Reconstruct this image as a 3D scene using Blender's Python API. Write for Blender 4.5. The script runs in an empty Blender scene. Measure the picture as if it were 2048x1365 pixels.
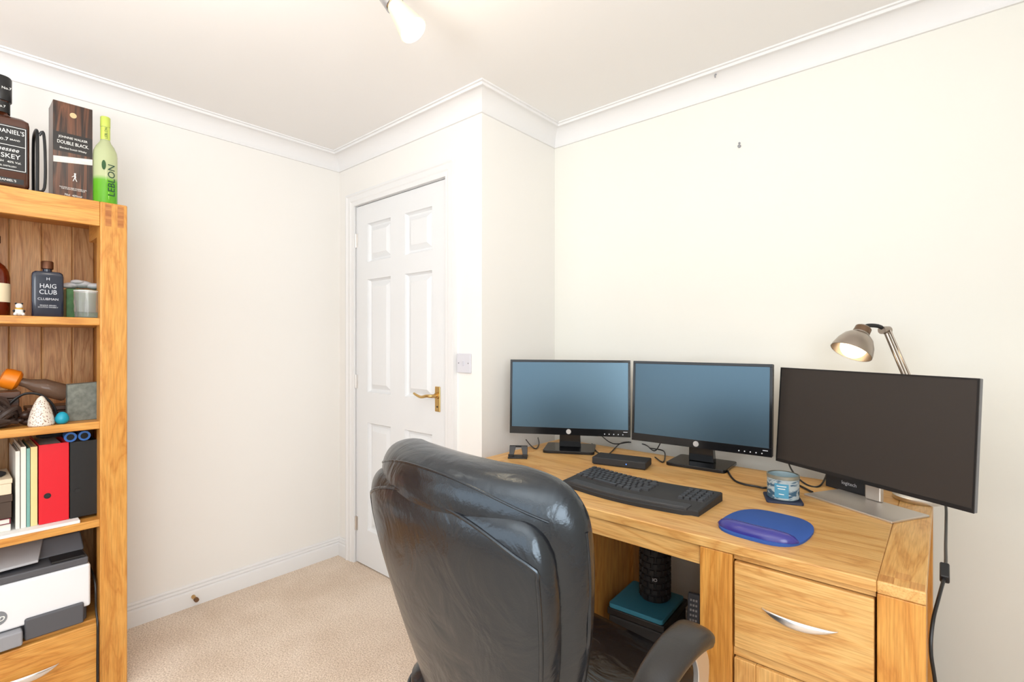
import bpy, bmesh, math, random
from mathutils import Vector, Matrix, Euler
random.seed(7)
S = bpy.context.scene; C = S.collection
PI = math.pi; R = math.radians
try:
    S.view_settings.view_transform = 'Standard'
    S.view_settings.look = 'None'
    S.view_settings.exposure = 0.0
except Exception: pass

# ------------------------------------------------------------------ room numbers (metres)
XL, YD, XR, YW, XE, YB, ZC = -2.637, 1.52, -1.489, 2.047, 0.80, -1.35, 2.285
HC = 1.22; F = 996.0; YAW = R(40.94)
VX, VY = -math.sin(YAW), math.cos(YAW); RX, RY = math.cos(YAW), math.sin(YAW)
def ray(px, py):
    k = (px-1024)/F
    return Vector((VX+RX*k, VY+RY*k, -(py-685)/F))
def onx(px, py, x):
    r = ray(px, py); t = x/r.x; return Vector((x, r.y*t, HC+r.z*t))
def ony(px, py, y):
    r = ray(px, py); t = y/r.y; return Vector((r.x*t, y, HC+r.z*t))
def onz(px, py, z):
    r = ray(px, py); t = (z-HC)/r.z; return Vector((r.x*t, r.y*t, z))

# ------------------------------------------------------------------ materials
def srgb(r, g, b):
    f = lambda c: (c/255/12.92 if c/255 <= .04045 else ((c/255+.055)/1.055)**2.4)
    return (f(r), f(g), f(b), 1)
def newmat(name):
    m = bpy.data.materials.new(name); m.use_nodes = True
    return m, m.node_tree.nodes, m.node_tree.links, m.node_tree.nodes['Principled BSDF']
def plain(name, col, rough=.5, metal=0, bump=0, bscale=200, emis=0, trans=0, spec=.5, ior=1.45, alpha=1, var=0, coat=0, tint=None):
    m, N, L, B = newmat(name)
    B.inputs['Base Color'].default_value = col
    B.inputs['Roughness'].default_value = rough
    B.inputs['Metallic'].default_value = metal
    B.inputs['Specular IOR Level'].default_value = spec
    B.inputs['IOR'].default_value = ior
    B.inputs['Alpha'].default_value = alpha
    B.inputs['Coat Weight'].default_value = coat
    if tint: B.inputs['Specular Tint'].default_value = tint
    if trans: B.inputs['Transmission Weight'].default_value = trans
    if emis:
        B.inputs['Emission Color'].default_value = col; B.inputs['Emission Strength'].default_value = emis
    tc = N.new('ShaderNodeTexCoord')
    nz = N.new('ShaderNodeTexNoise'); nz.inputs['Scale'].default_value = bscale; nz.inputs['Detail'].default_value = 4
    L.new(tc.outputs['Object'], nz.inputs['Vector'])
    if bump:
        bp = N.new('ShaderNodeBump'); bp.inputs['Strength'].default_value = bump; bp.inputs['Distance'].default_value = .002
        L.new(nz.outputs['Fac'], bp.inputs['Height']); L.new(bp.outputs['Normal'], B.inputs['Normal'])
    if var:
        mx = N.new('ShaderNodeMix'); mx.data_type = 'RGBA'
        mx.inputs[6].default_value = tuple(c*(1-var) for c in col[:3])+(1,); mx.inputs[7].default_value = tuple(min(1, c*(1+var)) for c in col[:3])+(1,)
        L.new(nz.outputs['Fac'], mx.inputs[0]); L.new(mx.outputs[2], B.inputs['Base Color'])
    return m
def wood(name, c1, c2, c3, axis, rough=.38, across=7, fine=.24, plank=None):
    m, N, L, B = newmat(name)
    tc = N.new('ShaderNodeTexCoord')
    def mp(a, c):
        q = N.new('ShaderNodeMapping'); s = [c, c, c]; s[axis] = a; q.inputs['Scale'].default_value = s
        L.new(tc.outputs['Object'], q.inputs['Vector']); return q
    n1 = N.new('ShaderNodeTexNoise'); n1.inputs['Scale'].default_value = 1.6; n1.inputs['Detail'].default_value = 5; n1.inputs['Distortion'].default_value = 1.5
    L.new(mp(1.1, across).outputs[0], n1.inputs['Vector'])
    w = N.new('ShaderNodeMath'); w.operation = 'MULTIPLY'; w.inputs[1].default_value = 9
    L.new(n1.outputs['Fac'], w.inputs[0])
    pv = None
    if plank:                                    # boards glued side by side, each with its own tone and grain
        sp = N.new('ShaderNodeSeparateXYZ'); L.new(tc.outputs['Object'], sp.inputs[0])
        dv = N.new('ShaderNodeMath'); dv.operation = 'DIVIDE'; dv.inputs[1].default_value = plank[1]; L.new(sp.outputs[plank[0]], dv.inputs[0])
        fl = N.new('ShaderNodeMath'); fl.operation = 'FLOOR'; L.new(dv.outputs[0], fl.inputs[0])
        wn = N.new('ShaderNodeTexWhiteNoise'); wn.noise_dimensions = '1D'; L.new(fl.outputs[0], wn.inputs['W'])
        ad = N.new('ShaderNodeMath'); ad.operation = 'MULTIPLY_ADD'; ad.inputs[1].default_value = 3.7; L.new(wn.outputs['Value'], ad.inputs[0]); L.new(w.outputs[0], ad.inputs[2]); w = ad; pv = wn
    fr = N.new('ShaderNodeMath'); fr.operation = 'PINGPONG'; fr.inputs[1].default_value = 1
    L.new(w.outputs[0], fr.inputs[0])
    ra = N.new('ShaderNodeValToRGB'); e = ra.color_ramp.elements
    e[0].position = .0; e[0].color = c1; e[1].position = 1; e[1].color = c3
    x = ra.color_ramp.elements.new(.30); x.color = c2
    L.new(fr.outputs[0], ra.inputs[0])
    n2 = N.new('ShaderNodeTexNoise'); n2.inputs['Scale'].default_value = 2; n2.inputs['Detail'].default_value = 7
    L.new(mp(7, 170).outputs[0], n2.inputs['Vector'])
    r2 = N.new('ShaderNodeValToRGB'); r2.color_ramp.elements[0].position = .3; r2.color_ramp.elements[1].position = .6
    d = 1-fine
    r2.color_ramp.elements[0].color = (d, d*.95, d*.88, 1); r2.color_ramp.elements[1].color = (1, 1, 1, 1)
    L.new(n2.outputs['Fac'], r2.inputs[0])
    mx = N.new('ShaderNodeMix'); mx.data_type = 'RGBA'; mx.blend_type = 'MULTIPLY'; mx.inputs[0].default_value = 1
    L.new(ra.outputs[0], mx.inputs[6]); L.new(r2.outputs[0], mx.inputs[7])
    res = mx.outputs[2]
    if pv:
        mr = N.new('ShaderNodeMapRange'); mr.inputs[3].default_value = .86; mr.inputs[4].default_value = 1.06; L.new(pv.outputs['Value'], mr.inputs[0])
        m2 = N.new('ShaderNodeMix'); m2.data_type = 'RGBA'; m2.blend_type = 'MULTIPLY'; m2.inputs[0].default_value = 1
        L.new(res, m2.inputs[6]); L.new(mr.outputs[0], m2.inputs[7]); res = m2.outputs[2]
    L.new(res, B.inputs['Base Color']); B.inputs['Roughness'].default_value = rough
    bp = N.new('ShaderNodeBump'); bp.inputs['Strength'].default_value = .10; bp.inputs['Distance'].default_value = .001
    L.new(n2.outputs['Fac'], bp.inputs['Height']); L.new(bp.outputs['Normal'], B.inputs['Normal'])
    return m
OA = (srgb(198,132,58), srgb(211,148,69), srgb(219,160,81))
oak = [wood('oak_grain_%d' % a, *OA, a) for a in range(3)]
DT = (srgb(203,148,82), srgb(217,166,98), srgb(226,180,113))
desk_oak = [wood('desk_oak_grain_%d' % a, *DT, a, plank=((1, .088) if a == 0 else None)) for a in range(3)]
front_oak = wood('desk_front_oak', *DT, 0, plank=(2, .07))
OD = (srgb(196,130,56), srgb(209,145,67), srgb(218,158,79))
deep_oak = [wood('deep_oak_grain_%d' % a, *OD, a) for a in range(3)]
back_wood = wood('back_board_wood', srgb(182,126,76), srgb(204,150,96), srgb(219,170,116), 2, across=9, fine=.32, plank=(1, .088))
end_grain = wood('end_grain_oak', srgb(160,94,40), srgb(178,112,52), srgb(190,126,62), 1, across=20)
end_soft = wood('soft_end_grain_oak', srgb(186,128,66), srgb(200,144,82), srgb(208,154,92), 1, across=20)

wall_m = plain('wall_paint', (.86,.840,.805,1), .9, bump=.05, bscale=90)
wallc_m = plain('wall_paint_cream', (.84,.832,.775,1), .9, bump=.05, bscale=90)
ceil_m = plain('ceiling_paint', (.865,.848,.832,1), .95, bump=.04, bscale=60)
trim_m = plain('white_gloss_paint', (.80,.797,.795,1), .4, bump=.02, bscale=60)
cov_m = plain('coving_paint', (.83,.822,.82,1), .8, bump=.02, bscale=60)
door_m = plain('door_white_paint', (.78,.79,.80,1), .42, bump=.02, bscale=60)
m, N, L, B = newmat('beige_carpet'); carpet = m
tc = N.new('ShaderNodeTexCoord')
na = N.new('ShaderNodeTexNoise'); na.inputs['Scale'].default_value = 170; na.inputs['Detail'].default_value = 3
nb = N.new('ShaderNodeTexNoise'); nb.inputs['Scale'].default_value = 3.2; nb.inputs['Detail'].default_value = 5
for n in (na, nb): L.new(tc.outputs['Object'], n.inputs['Vector'])
r1 = N.new('ShaderNodeValToRGB'); r1.color_ramp.elements[0].color = srgb(200,180,160); r1.color_ramp.elements[1].color = srgb(246,230,213)
r1.color_ramp.elements[0].position = .32; r1.color_ramp.elements[1].position = .66
L.new(na.outputs['Fac'], r1.inputs[0])
r2 = N.new('ShaderNodeValToRGB'); r2.color_ramp.elements[0].color = (.88,.85,.82,1); r2.color_ramp.elements[1].color = (1,1,1,1)
r2.color_ramp.elements[0].position = .38; r2.color_ramp.elements[1].position = .6
L.new(nb.outputs['Fac'], r2.inputs[0])
mx = N.new('ShaderNodeMix'); mx.data_type = 'RGBA'; mx.blend_type = 'MULTIPLY'; mx.inputs[0].default_value = 1
L.new(r1.outputs[0], mx.inputs[6]); L.new(r2.outputs[0], mx.inputs[7]); L.new(mx.outputs[2], B.inputs['Base Color'])
B.inputs['Roughness'].default_value = 1; B.inputs['Specular IOR Level'].default_value = .1
bp = N.new('ShaderNodeBump'); bp.inputs['Strength'].default_value = .8; bp.inputs['Distance'].default_value = .005
L.new(na.outputs['Fac'], bp.inputs['Height']); L.new(bp.outputs['Normal'], B.inputs['Normal'])

def leather(name, col, rough, spec=.5, big=.3):
    m, N, L, B = newmat(name)
    tc = N.new('ShaderNodeTexCoord')
    v = N.new('ShaderNodeTexVoronoi'); v.inputs['Scale'].default_value = 330
    n = N.new('ShaderNodeTexNoise'); n.inputs['Scale'].default_value = 8; n.inputs['Detail'].default_value = 3; n.inputs['Distortion'].default_value = 1.4
    for q in (v, n): L.new(tc.outputs['Object'], q.inputs['Vector'])
    b1 = N.new('ShaderNodeBump'); b1.inputs['Strength'].default_value = .12; b1.inputs['Distance'].default_value = .001
    b2 = N.new('ShaderNodeBump'); b2.inputs['Strength'].default_value = big; b2.inputs['Distance'].default_value = .014
    L.new(v.outputs['Distance'], b1.inputs['Height']); L.new(n.outputs['Fac'], b2.inputs['Height'])
    L.new(b2.outputs['Normal'], b1.inputs['Normal']); L.new(b1.outputs['Normal'], B.inputs['Normal'])
    B.inputs['Base Color'].default_value = col; B.inputs['Roughness'].default_value = rough
    B.inputs['Specular IOR Level'].default_value = spec; B.inputs['Specular Tint'].default_value = (.74,.88,1,1)
    return m
leath = leather('black_leather', (.006,.006,.008,1), .25, .8, .38)
leath_arm = leather('dark_brown_leather', (.030,.024,.02,1), .32, .5, .2)
black = plain('black_plastic', (.012,.012,.013,1), .35, bump=.03)
blackm = plain('matte_black_plastic', (.02,.02,.021,1), .6, bump=.08)
gloss = plain('gloss_black_plastic', (.008,.008,.009,1), .12)
screen_m = plain('matte_blue_screen', (.018,.031,.042,1), .30, spec=1.0, ior=1.7, tint=(.50,.78,1,1))
screen_d = plain('matte_brown_screen', (.038,.031,.027,1), .5, spec=.4, bump=.05, bscale=900)
silver = plain('brushed_silver', (.72,.70,.68,1), .3, 1)
silver_m = plain('satin_aluminium', (.66,.62,.58,1), .4, .9)
nickel = plain('bronze_nickel', (.40,.345,.30,1), .28, 1)
chrome = plain('chrome', (.85,.85,.86,1), .08, 1)
handle_m = plain('polished_steel', (.86,.86,.87,1), .28, 1)
brass = plain('pale_brass', srgb(206,172,112), .28, 1)
white_p = plain('white_plastic', (.80,.80,.82,1), .35)
grey_p = plain('grey_plastic', (.30,.30,.32,1), .45)
dgrey_p = plain('dark_grey_plastic', (.09,.09,.10,1), .45)
letter_w = plain('white_ink', (.85,.84,.80,1), .5)
letter_g = plain('silver_ink', (.6,.62,.66,1), .4)
letter_d = plain('dark_green_ink', (.01,.045,.03,1), .6)
glass = plain('clear_glass', (.93,.92,.90,1), .03, trans=.88, ior=1.3)

# ------------------------------------------------------------------ mesh builder
def cr(pts, n=8, closed=False):
    P = [Vector(p) for p in pts]; out = []; k = len(P)
    for i in range(k if closed else k-1):
        a = P[(i-1) % k] if (closed or i > 0) else P[0]*2-P[1]
        b = P[i]; c = P[(i+1) % k]
        d = P[(i+2) % k] if (closed or i+2 < k) else P[-1]*2-P[-2]
        for j in range(n):
            t = j/n
            out.append(.5*((2*b)+(c-a)*t+(2*a-5*b+4*c-d)*t*t+(3*b-a-3*c+d)*t**3))
    if not closed: out.append(P[-1])
    return out
class MB:
    def __init__(s): s.bm = bmesh.new()
    def hexa(s, p):
        v = [s.bm.verts.new(q) for q in p]
        for f in ((0,1,2,3), (4,5,6,7), (0,1,5,4), (1,2,6,5), (2,3,7,6), (3,0,4,7)): s.bm.faces.new([v[i] for i in f])
        return s
    def box(s, x0, x1, y0, y1, z0, z1):
        return s.hexa([(x0,y0,z0),(x1,y0,z0),(x1,y1,z0),(x0,y1,z0),(x0,y0,z1),(x1,y0,z1),(x1,y1,z1),(x0,y1,z1)])
    def loft(s, rings, cap=True, closed=True, loop=False):
        V = [[s.bm.verts.new(p) for p in r] for r in rings]
        pairs = list(zip(V, V[1:]))+([(V[-1], V[0])] if loop else [])
        for a, b in pairs:
            n = len(a)
            for i in range(n if closed else n-1):
                j = (i+1) % n; s.bm.faces.new((a[i], a[j], b[j], b[i]))
        if cap and closed and not loop:
            s.bm.faces.new(V[0][::-1]); s.bm.faces.new(V[-1])
        return s
    def lathe(s, prof, c=(0,0,0), n=32, axis=None, cap=True):
        c = Vector(c)
        q = Vector((0,0,1)).rotation_difference(Vector(axis).normalized()) if axis else None
        rings = []
        for r, z in prof:
            ring = []
            for i in range(n):
                p = Vector((max(r, 1e-5)*math.cos(2*PI*i/n), max(r, 1e-5)*math.sin(2*PI*i/n), z))
                if q: p = q @ p
                ring.append(c+p)
            rings.append(ring)
        return s.loft(rings, cap=cap)
    def cyl(s, p0, p1, r0, r1=None, n=20):
        p0, p1 = Vector(p0), Vector(p1); r1 = r0 if r1 is None else r1
        return s.lathe([(r0, 0), (r1, (p1-p0).length)], p0, n, p1-p0)
    def tube(s, pts, r, n=8, closed=False):
        P = [Vector(p) for p in pts]; rings = []; k = len(P)
        up = None
        for i in range(k):
            t = (P[(i+1) % k]-P[i-1]) if closed else (P[min(i+1, k-1)]-P[max(i-1, 0)])
            if t.length < 1e-9: t = Vector((0,0,1))
            t.normalize()
            if up is None: up = t.orthogonal().normalized()
            up = (up-t*up.dot(t)); up = up.normalized() if up.length > 1e-6 else t.orthogonal().normalized()
            w = t.cross(up); rr = r[i] if isinstance(r, (list, tuple)) else r
            rings.append([P[i]+(up*math.cos(2*PI*j/n)+w*math.sin(2*PI*j/n))*rr for j in range(n)])
        return s.loft(rings, cap=not closed, loop=closed)
    def ball(s, c, r, sc=(1,1,1), n=20):
        m = Matrix.Translation(c) @ Matrix.Diagonal((r*sc[0], r*sc[1], r*sc[2], 1))
        bmesh.ops.create_uvsphere(s.bm, u_segments=n, v_segments=n//2+2, radius=1, matrix=m); return s
    def prism(s, pts, z0, z1):
        return s.loft([[(x, y, z0) for x, y in pts], [(x, y, z1) for x, y in pts]])
    def tf(s, m): bmesh.ops.transform(s.bm, matrix=m, verts=s.bm.verts[:]); return s
MW = {}
def mesh_of(mb, name):
    bmesh.ops.recalc_face_normals(mb.bm, faces=mb.bm.faces[:])
    me = bpy.data.meshes.new(name); mb.bm.to_mesh(me); mb.bm.free()
    return me
def put(name, mb, mat, parent=None, world=False, bev=0, sub=0, seg=2, ang=38):
    if parent is not None and world: mb.tf(MW[parent.name].inverted())
    me = mesh_of(mb, name); me.materials.append(mat)
    for p in me.polygons: p.use_smooth = True
    try: me.set_sharp_from_angle(angle=R(ang))
    except Exception: pass
    o = bpy.data.objects.new(name, me); C.objects.link(o)
    if parent is not None:
        o.parent = parent; MW[o.name] = MW[parent.name]
    else: MW[o.name] = Matrix.Identity(4)
    if bev:
        b = o.modifiers.new('bevel', 'BEVEL'); b.width = bev; b.segments = seg; b.limit_method = 'ANGLE'; b.angle_limit = R(40); b.harden_normals = True
    if sub:
        q = o.modifiers.new('sub', 'SUBSURF'); q.levels = sub; q.render_levels = sub
    return o
def thing(name, label, cat, loc=(0,0,0), rz=0, group=None):
    o = bpy.data.objects.new(name, None); C.objects.link(o); o.empty_display_size = .05
    o.location = loc; o.rotation_euler = (0, 0, rz)
    MW[o.name] = Matrix.Translation(loc) @ Matrix.Rotation(rz, 4, 'Z')
    o['label'] = label; o['category'] = cat
    if group: o['group'] = group
    return o
def tag(o, label, cat, group=None):
    o['label'] = label; o['category'] = cat
    if group: o['group'] = group
    return o
def struct(o): o['kind'] = 'structure'; return o
def single(name, mb, mat, label, cat, loc, rz=0, group=None, **k):      # a thing of one mesh, its origin at its base
    o = put(name, mb, mat, **k); o.location = loc; o.rotation_euler = (0, 0, rz)
    MW[o.name] = Matrix.Translation(loc) @ Matrix.Rotation(rz, 4, 'Z')
    return tag(o, label, cat, group)
FX = (PI/2, 0, PI/2)     # lettering on a face that looks along +x
FY = (PI/2, 0, 0)        # lettering on a face that looks along -y
def text(s, size, mat, parent, loc, rot=FX, align='CENTER', name='lettering', sx=1, shear=0, ls=1):
    cu = bpy.data.curves.new('t', 'FONT'); cu.body = s; cu.size = size; cu.align_x = align; cu.align_y = 'CENTER'; cu.extrude = .0002
    cu.shear = shear; cu.space_line = ls; cu.resolution_u = 3
    t = bpy.data.objects.new('t', cu); C.objects.link(t)
    dg = bpy.context.evaluated_depsgraph_get(); dg.update()
    me = bpy.data.meshes.new_from_object(t.evaluated_get(dg))
    bpy.data.objects.remove(t); bpy.data.curves.remove(cu)
    me.transform(Matrix.Translation(loc) @ Euler(rot).to_matrix().to_4x4() @ Matrix.Diagonal((sx, 1, 1, 1)))
    me.materials.clear(); me.materials.append(mat); me.name = name
    o = bpy.data.objects.new(name, me); C.objects.link(o); o.parent = parent; MW[o.name] = MW[parent.name]
    return o
def rrect(a, b, r, n=6, e=None):
    pts = []
    for cx, cy, s in ((a-r, b-r, 0), (-a+r, b-r, PI/2), (-a+r, -b+r, PI), (a-r, -b+r, 1.5*PI)):
        for i in range(n+1):
            t = s+PI/2*i/n; pts.append((cx+r*math.cos(t), cy+r*math.sin(t)))
    return pts

# ------------------------------------------------------------------ room shell
T = .1
struct(put('floor', MB().box(XL-T, XE+T, YB-T, YW+T, -.08, 0), carpet))
struct(put('ceiling', MB().box(XL-T, XE+T, YB-T, YW+T, ZC, ZC+.08), ceil_m))
struct(put('wall_left', MB().box(XL-T, XL, YB-T, YD+T, 0, ZC), wall_m))
DX0, DX1, DZ = -2.464, -1.714, 1.968
b = MB().box(XL, DX0-.012, YD, YD+T, 0, ZC).box(DX1+.012, XR, YD, YD+T, 0, ZC).box(DX0-.012, DX1+.012, YD, YD+T, DZ+.012, ZC)
struct(put('wall_door', b, wall_m))
struct(put('wall_return', MB().box(XR-T, XR, YD+T, YW+T, 0, ZC), wall_m))
struct(put('wall_desk', MB().box(XR, XE+T, YW, YW+T, 0, ZC), wallc_m))
WX0, WX1, WZ0, WZ1 = -2.45, .20, .85, 2.10
b = MB().box(XL, WX0, YB-T, YB, 0, ZC).box(WX1, XE, YB-T, YB, 0, ZC).box(WX0, WX1, YB-T, YB, 0, WZ0).box(WX0, WX1, YB-T, YB, WZ1, ZC)
struct(put('wall_back', b, wall_m))
win = struct(put('window_1', MB().box(WX0, WX1, YB-.08, YB+.04, WZ0-.0, WZ0+.03), trim_m, bev=.004))
b = MB()
for x0, x1 in ((WX0, WX0+.05), ((WX0+WX1)/2-.03, (WX0+WX1)/2+.03), (WX1-.05, WX1)): b.box(x0, x1, YB-.09, YB-.04, WZ0+.03, WZ1)
b.box(WX0+.05, WX1-.05, YB-.088, YB-.042, WZ1-.05, WZ1).box(WX0+.05, WX1-.05, YB-.088, YB-.042, WZ0+.03, WZ0+.08)
put('window_frame', b, trim_m, win, bev=.003)
VY0, VY1 = -1.2, .25        # unseen window added in the right wall, to brighten the left side
b = MB().box(XE, XE+T, YB-T, VY0, 0, ZC).box(XE, XE+T, VY1, YW, 0, ZC).box(XE, XE+T, VY0, VY1, 0, WZ0).box(XE, XE+T, VY0, VY1, WZ1, ZC)
struct(put('wall_right', b, wallc_m))
win = struct(put('added_window_2', MB().box(XE-.04, XE+.08, VY0, VY1, WZ0, WZ0+.03), trim_m, bev=.004))  # added window, frames the side fill lamp
b = MB()
for y0, y1 in ((VY0, VY0+.05), ((VY0+VY1)/2-.03, (VY0+VY1)/2+.03), (VY1-.05, VY1)): b.box(XE+.04, XE+.09, y0, y1, WZ0+.03, WZ1)
b.box(XE+.042, XE+.088, VY0+.05, VY1-.05, WZ1-.05, WZ1).box(XE+.042, XE+.088, VY0+.05, VY1-.05, WZ0+.03, WZ0+.08)
put('window_frame', b, trim_m, win, bev=.003)

walls = [((XL,YB),(1,0)), ((XL,YD),(0,-1)), ((XR,YD),(1,0)), ((XR,YW),(0,-1)), ((XE,YW),(-1,0)), ((XE,YB),(0,1))]
def vert(i, out):
    (c, n) = walls[i % 6]; p = walls[(i-1) % 6][1]
    return (c[0]+out*(n[0]+p[0]), c[1]+out*(n[1]+p[1]))
cov = [(0, .086), (.009, .086), (.009, .077), (.005, .075)]
for i in range(17):
    t = PI/2*i/16
    cov.append((.005+.064*(1-math.cos(t)), .075-.062*math.sin(t)))
cov += [(.071, .017), (.076, .016), (.076, .006), (.086, .006), (.086, 0)]
for i in range(6):
    rings = []
    for k in (i, i+1): rings.append([(*vert(k, o), ZC-d) for o, d in cov])
    struct(put('trim_%d' % (i+1), MB().loft(rings, cap=False, closed=False), cov_m, ang=25))
bsp = [(0, .100), (.005, .0995), (.008, .096), (.009, .090), (.006, .087), (.011, .083), (.013, .077), (.010, .073), (.010, .070), (.016, .066), (.018, .060), (.018, 0)]
def skirting(name, p0, p1):
    rings = [[(*p(o), z) for o, z in bsp] for p in (p0, p1)]
    struct(put('baseboard_'+name, MB().loft(rings, cap=False, closed=False), trim_m, ang=25))
skirting('left', lambda o: vert(0, o), lambda o: vert(1, o))
skirting('door_hinge_side', lambda o: vert(1, o), lambda o: (DX0-.076, YD-o))
skirting('door_handle_side', lambda o: (DX1+.067, YD-o), lambda o: vert(2, o))
skirting('return', lambda o: vert(2, o), lambda o: vert(3, o))
skirting('desk', lambda o: vert(3, o), lambda o: vert(4, o))
skirting('right', lambda o: vert(4, o), lambda o: vert(5, o))
skirting('back', lambda o: vert(5, o), lambda o: vert(0, o))
# architrave and lining
ap = [(0,0), (0,.012), (.008,.014), (.02,.014), (.026,.018), (.05,.019), (.056,.024), (.066,.024), (.067,0)]
rings = []
for fx in (lambda o: (DX0-.004-o, 0), lambda o: (DX0-.004-o, DZ+.006+o), lambda o: (DX1+.004+o, DZ+.006+o), lambda o: (DX1+.004+o, 0)):
    rings.append([(fx(o)[0], YD-h, fx(o)[1]) for o, h in ap])
struct(put('trim_7', MB().loft(rings, cap=False, closed=False), trim_m, ang=25))
b = MB().box(DX0-.012, DX0-.003, YD+.002, YD+.1, 0, DZ+.012).box(DX1+.003, DX1+.012, YD+.002, YD+.1, 0, DZ+.012).box(DX0-.012, DX1+.012, YD+.002, YD+.1, DZ+.004, DZ+.012)
struct(put('trim_8', b, trim_m))

# ------------------------------------------------------------------ door
yf = YD+.004; cols = ((-2.358,-2.148), (-2.03,-1.82)); rows = ((.2,.785), (.95,1.56), (1.655,1.862))
b = MB()
xs = [DX0, cols[0][0], cols[0][1], cols[1][0], cols[1][1], DX1]; zs = [.006, .2, .785, .95, 1.56, 1.655, 1.862, DZ]
for i in (0, 2, 4): b.box(xs[i], xs[i+1], yf, yf+.04, zs[0], zs[-1])
for i in (1, 3):
    for j in (0, 2, 4, 6): b.box(xs[i], xs[i+1], yf, yf+.04, zs[j], zs[j+1])
door = struct(put('door_1', b, door_m))
for (x0, x1) in cols:
    for (z0, z1) in rows:
        q = MB()
        def fr(i, y): return [(x0+i, y, z0+i), (x1-i, y, z0+i), (x1-i, y, z1-i), (x0+i, y, z1-i)]
        q.loft([fr(0, yf), fr(.003, yf+.009), fr(.010, yf+.018), fr(.019, yf+.018), fr(.042, yf+.005), fr(.043, yf+.004), fr(.044, yf+.004)], cap=False)
        q.bm.faces.new([q.bm.verts.new(p) for p in fr(.044, yf+.004)])
        put('panel', q, door_m, door, ang=10)
hp = put('handle_plate', MB().box(-1.794, -1.759, yf-.006, yf, .897, 1.014), brass, door, bev=.003)
pts = cr([(-1.776, yf-.006, .972), (-1.776, yf-.04, .972), (-1.80, yf-.05, .972), (-1.84, yf-.05, .965), (-1.875, yf-.05, .972), (-1.895, yf-.048, .978)], 6)
put('lever', MB().tube(pts, [.009-.004*i/len(pts) for i in range(len(pts))], 12).cyl((-1.776, yf-.005, .972), (-1.776, yf-.014, .972), .015), brass, hp)
put('keyhole', MB().cyl((-1.776, yf-.0055, .92), (-1.776, yf-.0072, .92), .004), black, hp)
put('latch_plate', MB().box(DX1-.0005, DX1+.002, yf+.001, yf+.025, .90, 1.0), brass, door)
for z in (.18, .965, 1.745):
    put('hinge', MB().cyl((DX0-.002, yf-.005, z), (DX0-.002, yf-.005, z+.075), .0055, n=12).box(DX0-.002, DX0+.014, yf-.002, yf, z, z+.075), silver, door)
# door stop on the skirting
p = onx(388, 1203, XL+.03)
t = thing('door_stop', 'small brass and rubber door stop sticking out of the skirting by the carpet', 'door stop', (XL+.0185, p.y, .045))
put('stem', MB().cyl((0,0,0), (.036,0,0), .0085, .007), plain('tan_brass', srgb(196,156,96), .35, .8), t)
put('tip', MB().cyl((.036,0,0), (.05,0,0), .0095), plain('brown_rubber', srgb(110,78,50), .7), t)
# light switch
sw = thing('light_switch', 'white square light switch on the wall right of the door', 'light switch', (-1.593, YD, 1.128))
sp = put('face_plate', MB().box(-.043, .043, -.009, 0, -.043, .043), plain('switch_white', (.66,.66,.71,1), .3), sw, bev=.003)
put('rocker', MB().hexa([(-.006,-.009,-.011),(.006,-.009,-.011),(.006,-.009,.011),(-.006,-.009,.011),(-.005,-.013,-.010),(.005,-.013,-.010),(.005,-.011,.010),(-.005,-.011,.010)]), plain('rocker_white', (.6,.6,.66,1), .35), sw)
for s in (-1, 1): put('screw', MB().cyl((s*.030,-.009,0), (s*.030,-.0105,0), .003), grey_p, sp)
# little marks in wall and coving
p = ony(1479, 293, YW)
t = single('wall_plug', MB().cyl((0,0,0), (0,-.006,0), .006).cyl((0,0,.012), (0,-.003,.012), .004), grey_p, 'small grey screw plug left in the bare cream wall', 'screw plug', p)
p = ony(1432, 147, YW-.05)
t = single('coving_hook', MB().tube(cr([(0,.028,0), (0,0,-.004), (0,-.012,-.012), (0,-.008,-.02)], 4), .0025).ball((.016,.02,.004), .003), grey_p, 'tiny grey hook fixed into the white ceiling coving', 'hook', p)

# ------------------------------------------------------------------ ceiling spotlight
P0 = Vector((-1.143, .822, 2.151)); ax = Vector((.5*.755+.05, .5*.655-.05, -.72)).normalized()
t = thing('ceiling_spotlight', 'chrome ceiling spotlight with a glowing frosted glass shade', 'ceiling light', (-1.24, .74, ZC))
put('ceiling_plate', MB().lathe([(.05,0), (.05,-.012), (.02,-.022)], (-1.24,.74,ZC)), chrome, t, True)
put('arm', MB().tube(cr([(-1.24,.74,ZC-.02), (-1.235,.745,ZC-.07), (-1.2,.775,2.19), P0-ax*.05], 6), .008, 12), chrome, t, True)
put('lamp_holder', MB().lathe([(.008,-.055), (.02,-.05), (.026,-.035), (.027,.004), (.024,.006)], P0, 28, ax), plain('dark_chrome', (.5,.5,.52,1), .12, 1), t, True)
shade_m = plain('glowing_frosted_glass', (.86,.68,.44,1), .5, emis=.2)
bulb_m = plain('glowing_bulb', (1,.86,.62,1), .5, emis=6)
put('glass_shade', MB().lathe([(.022,.002), (.025,.02), (.032,.058), (.040,.095), (.038,.097), (.037,.094), (.028,.05), (.018,.01)], P0, 32, ax, cap=False), shade_m, t, True)
put('bulb', MB().ball(P0+ax*.080, .027), bulb_m, t, True)

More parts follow.
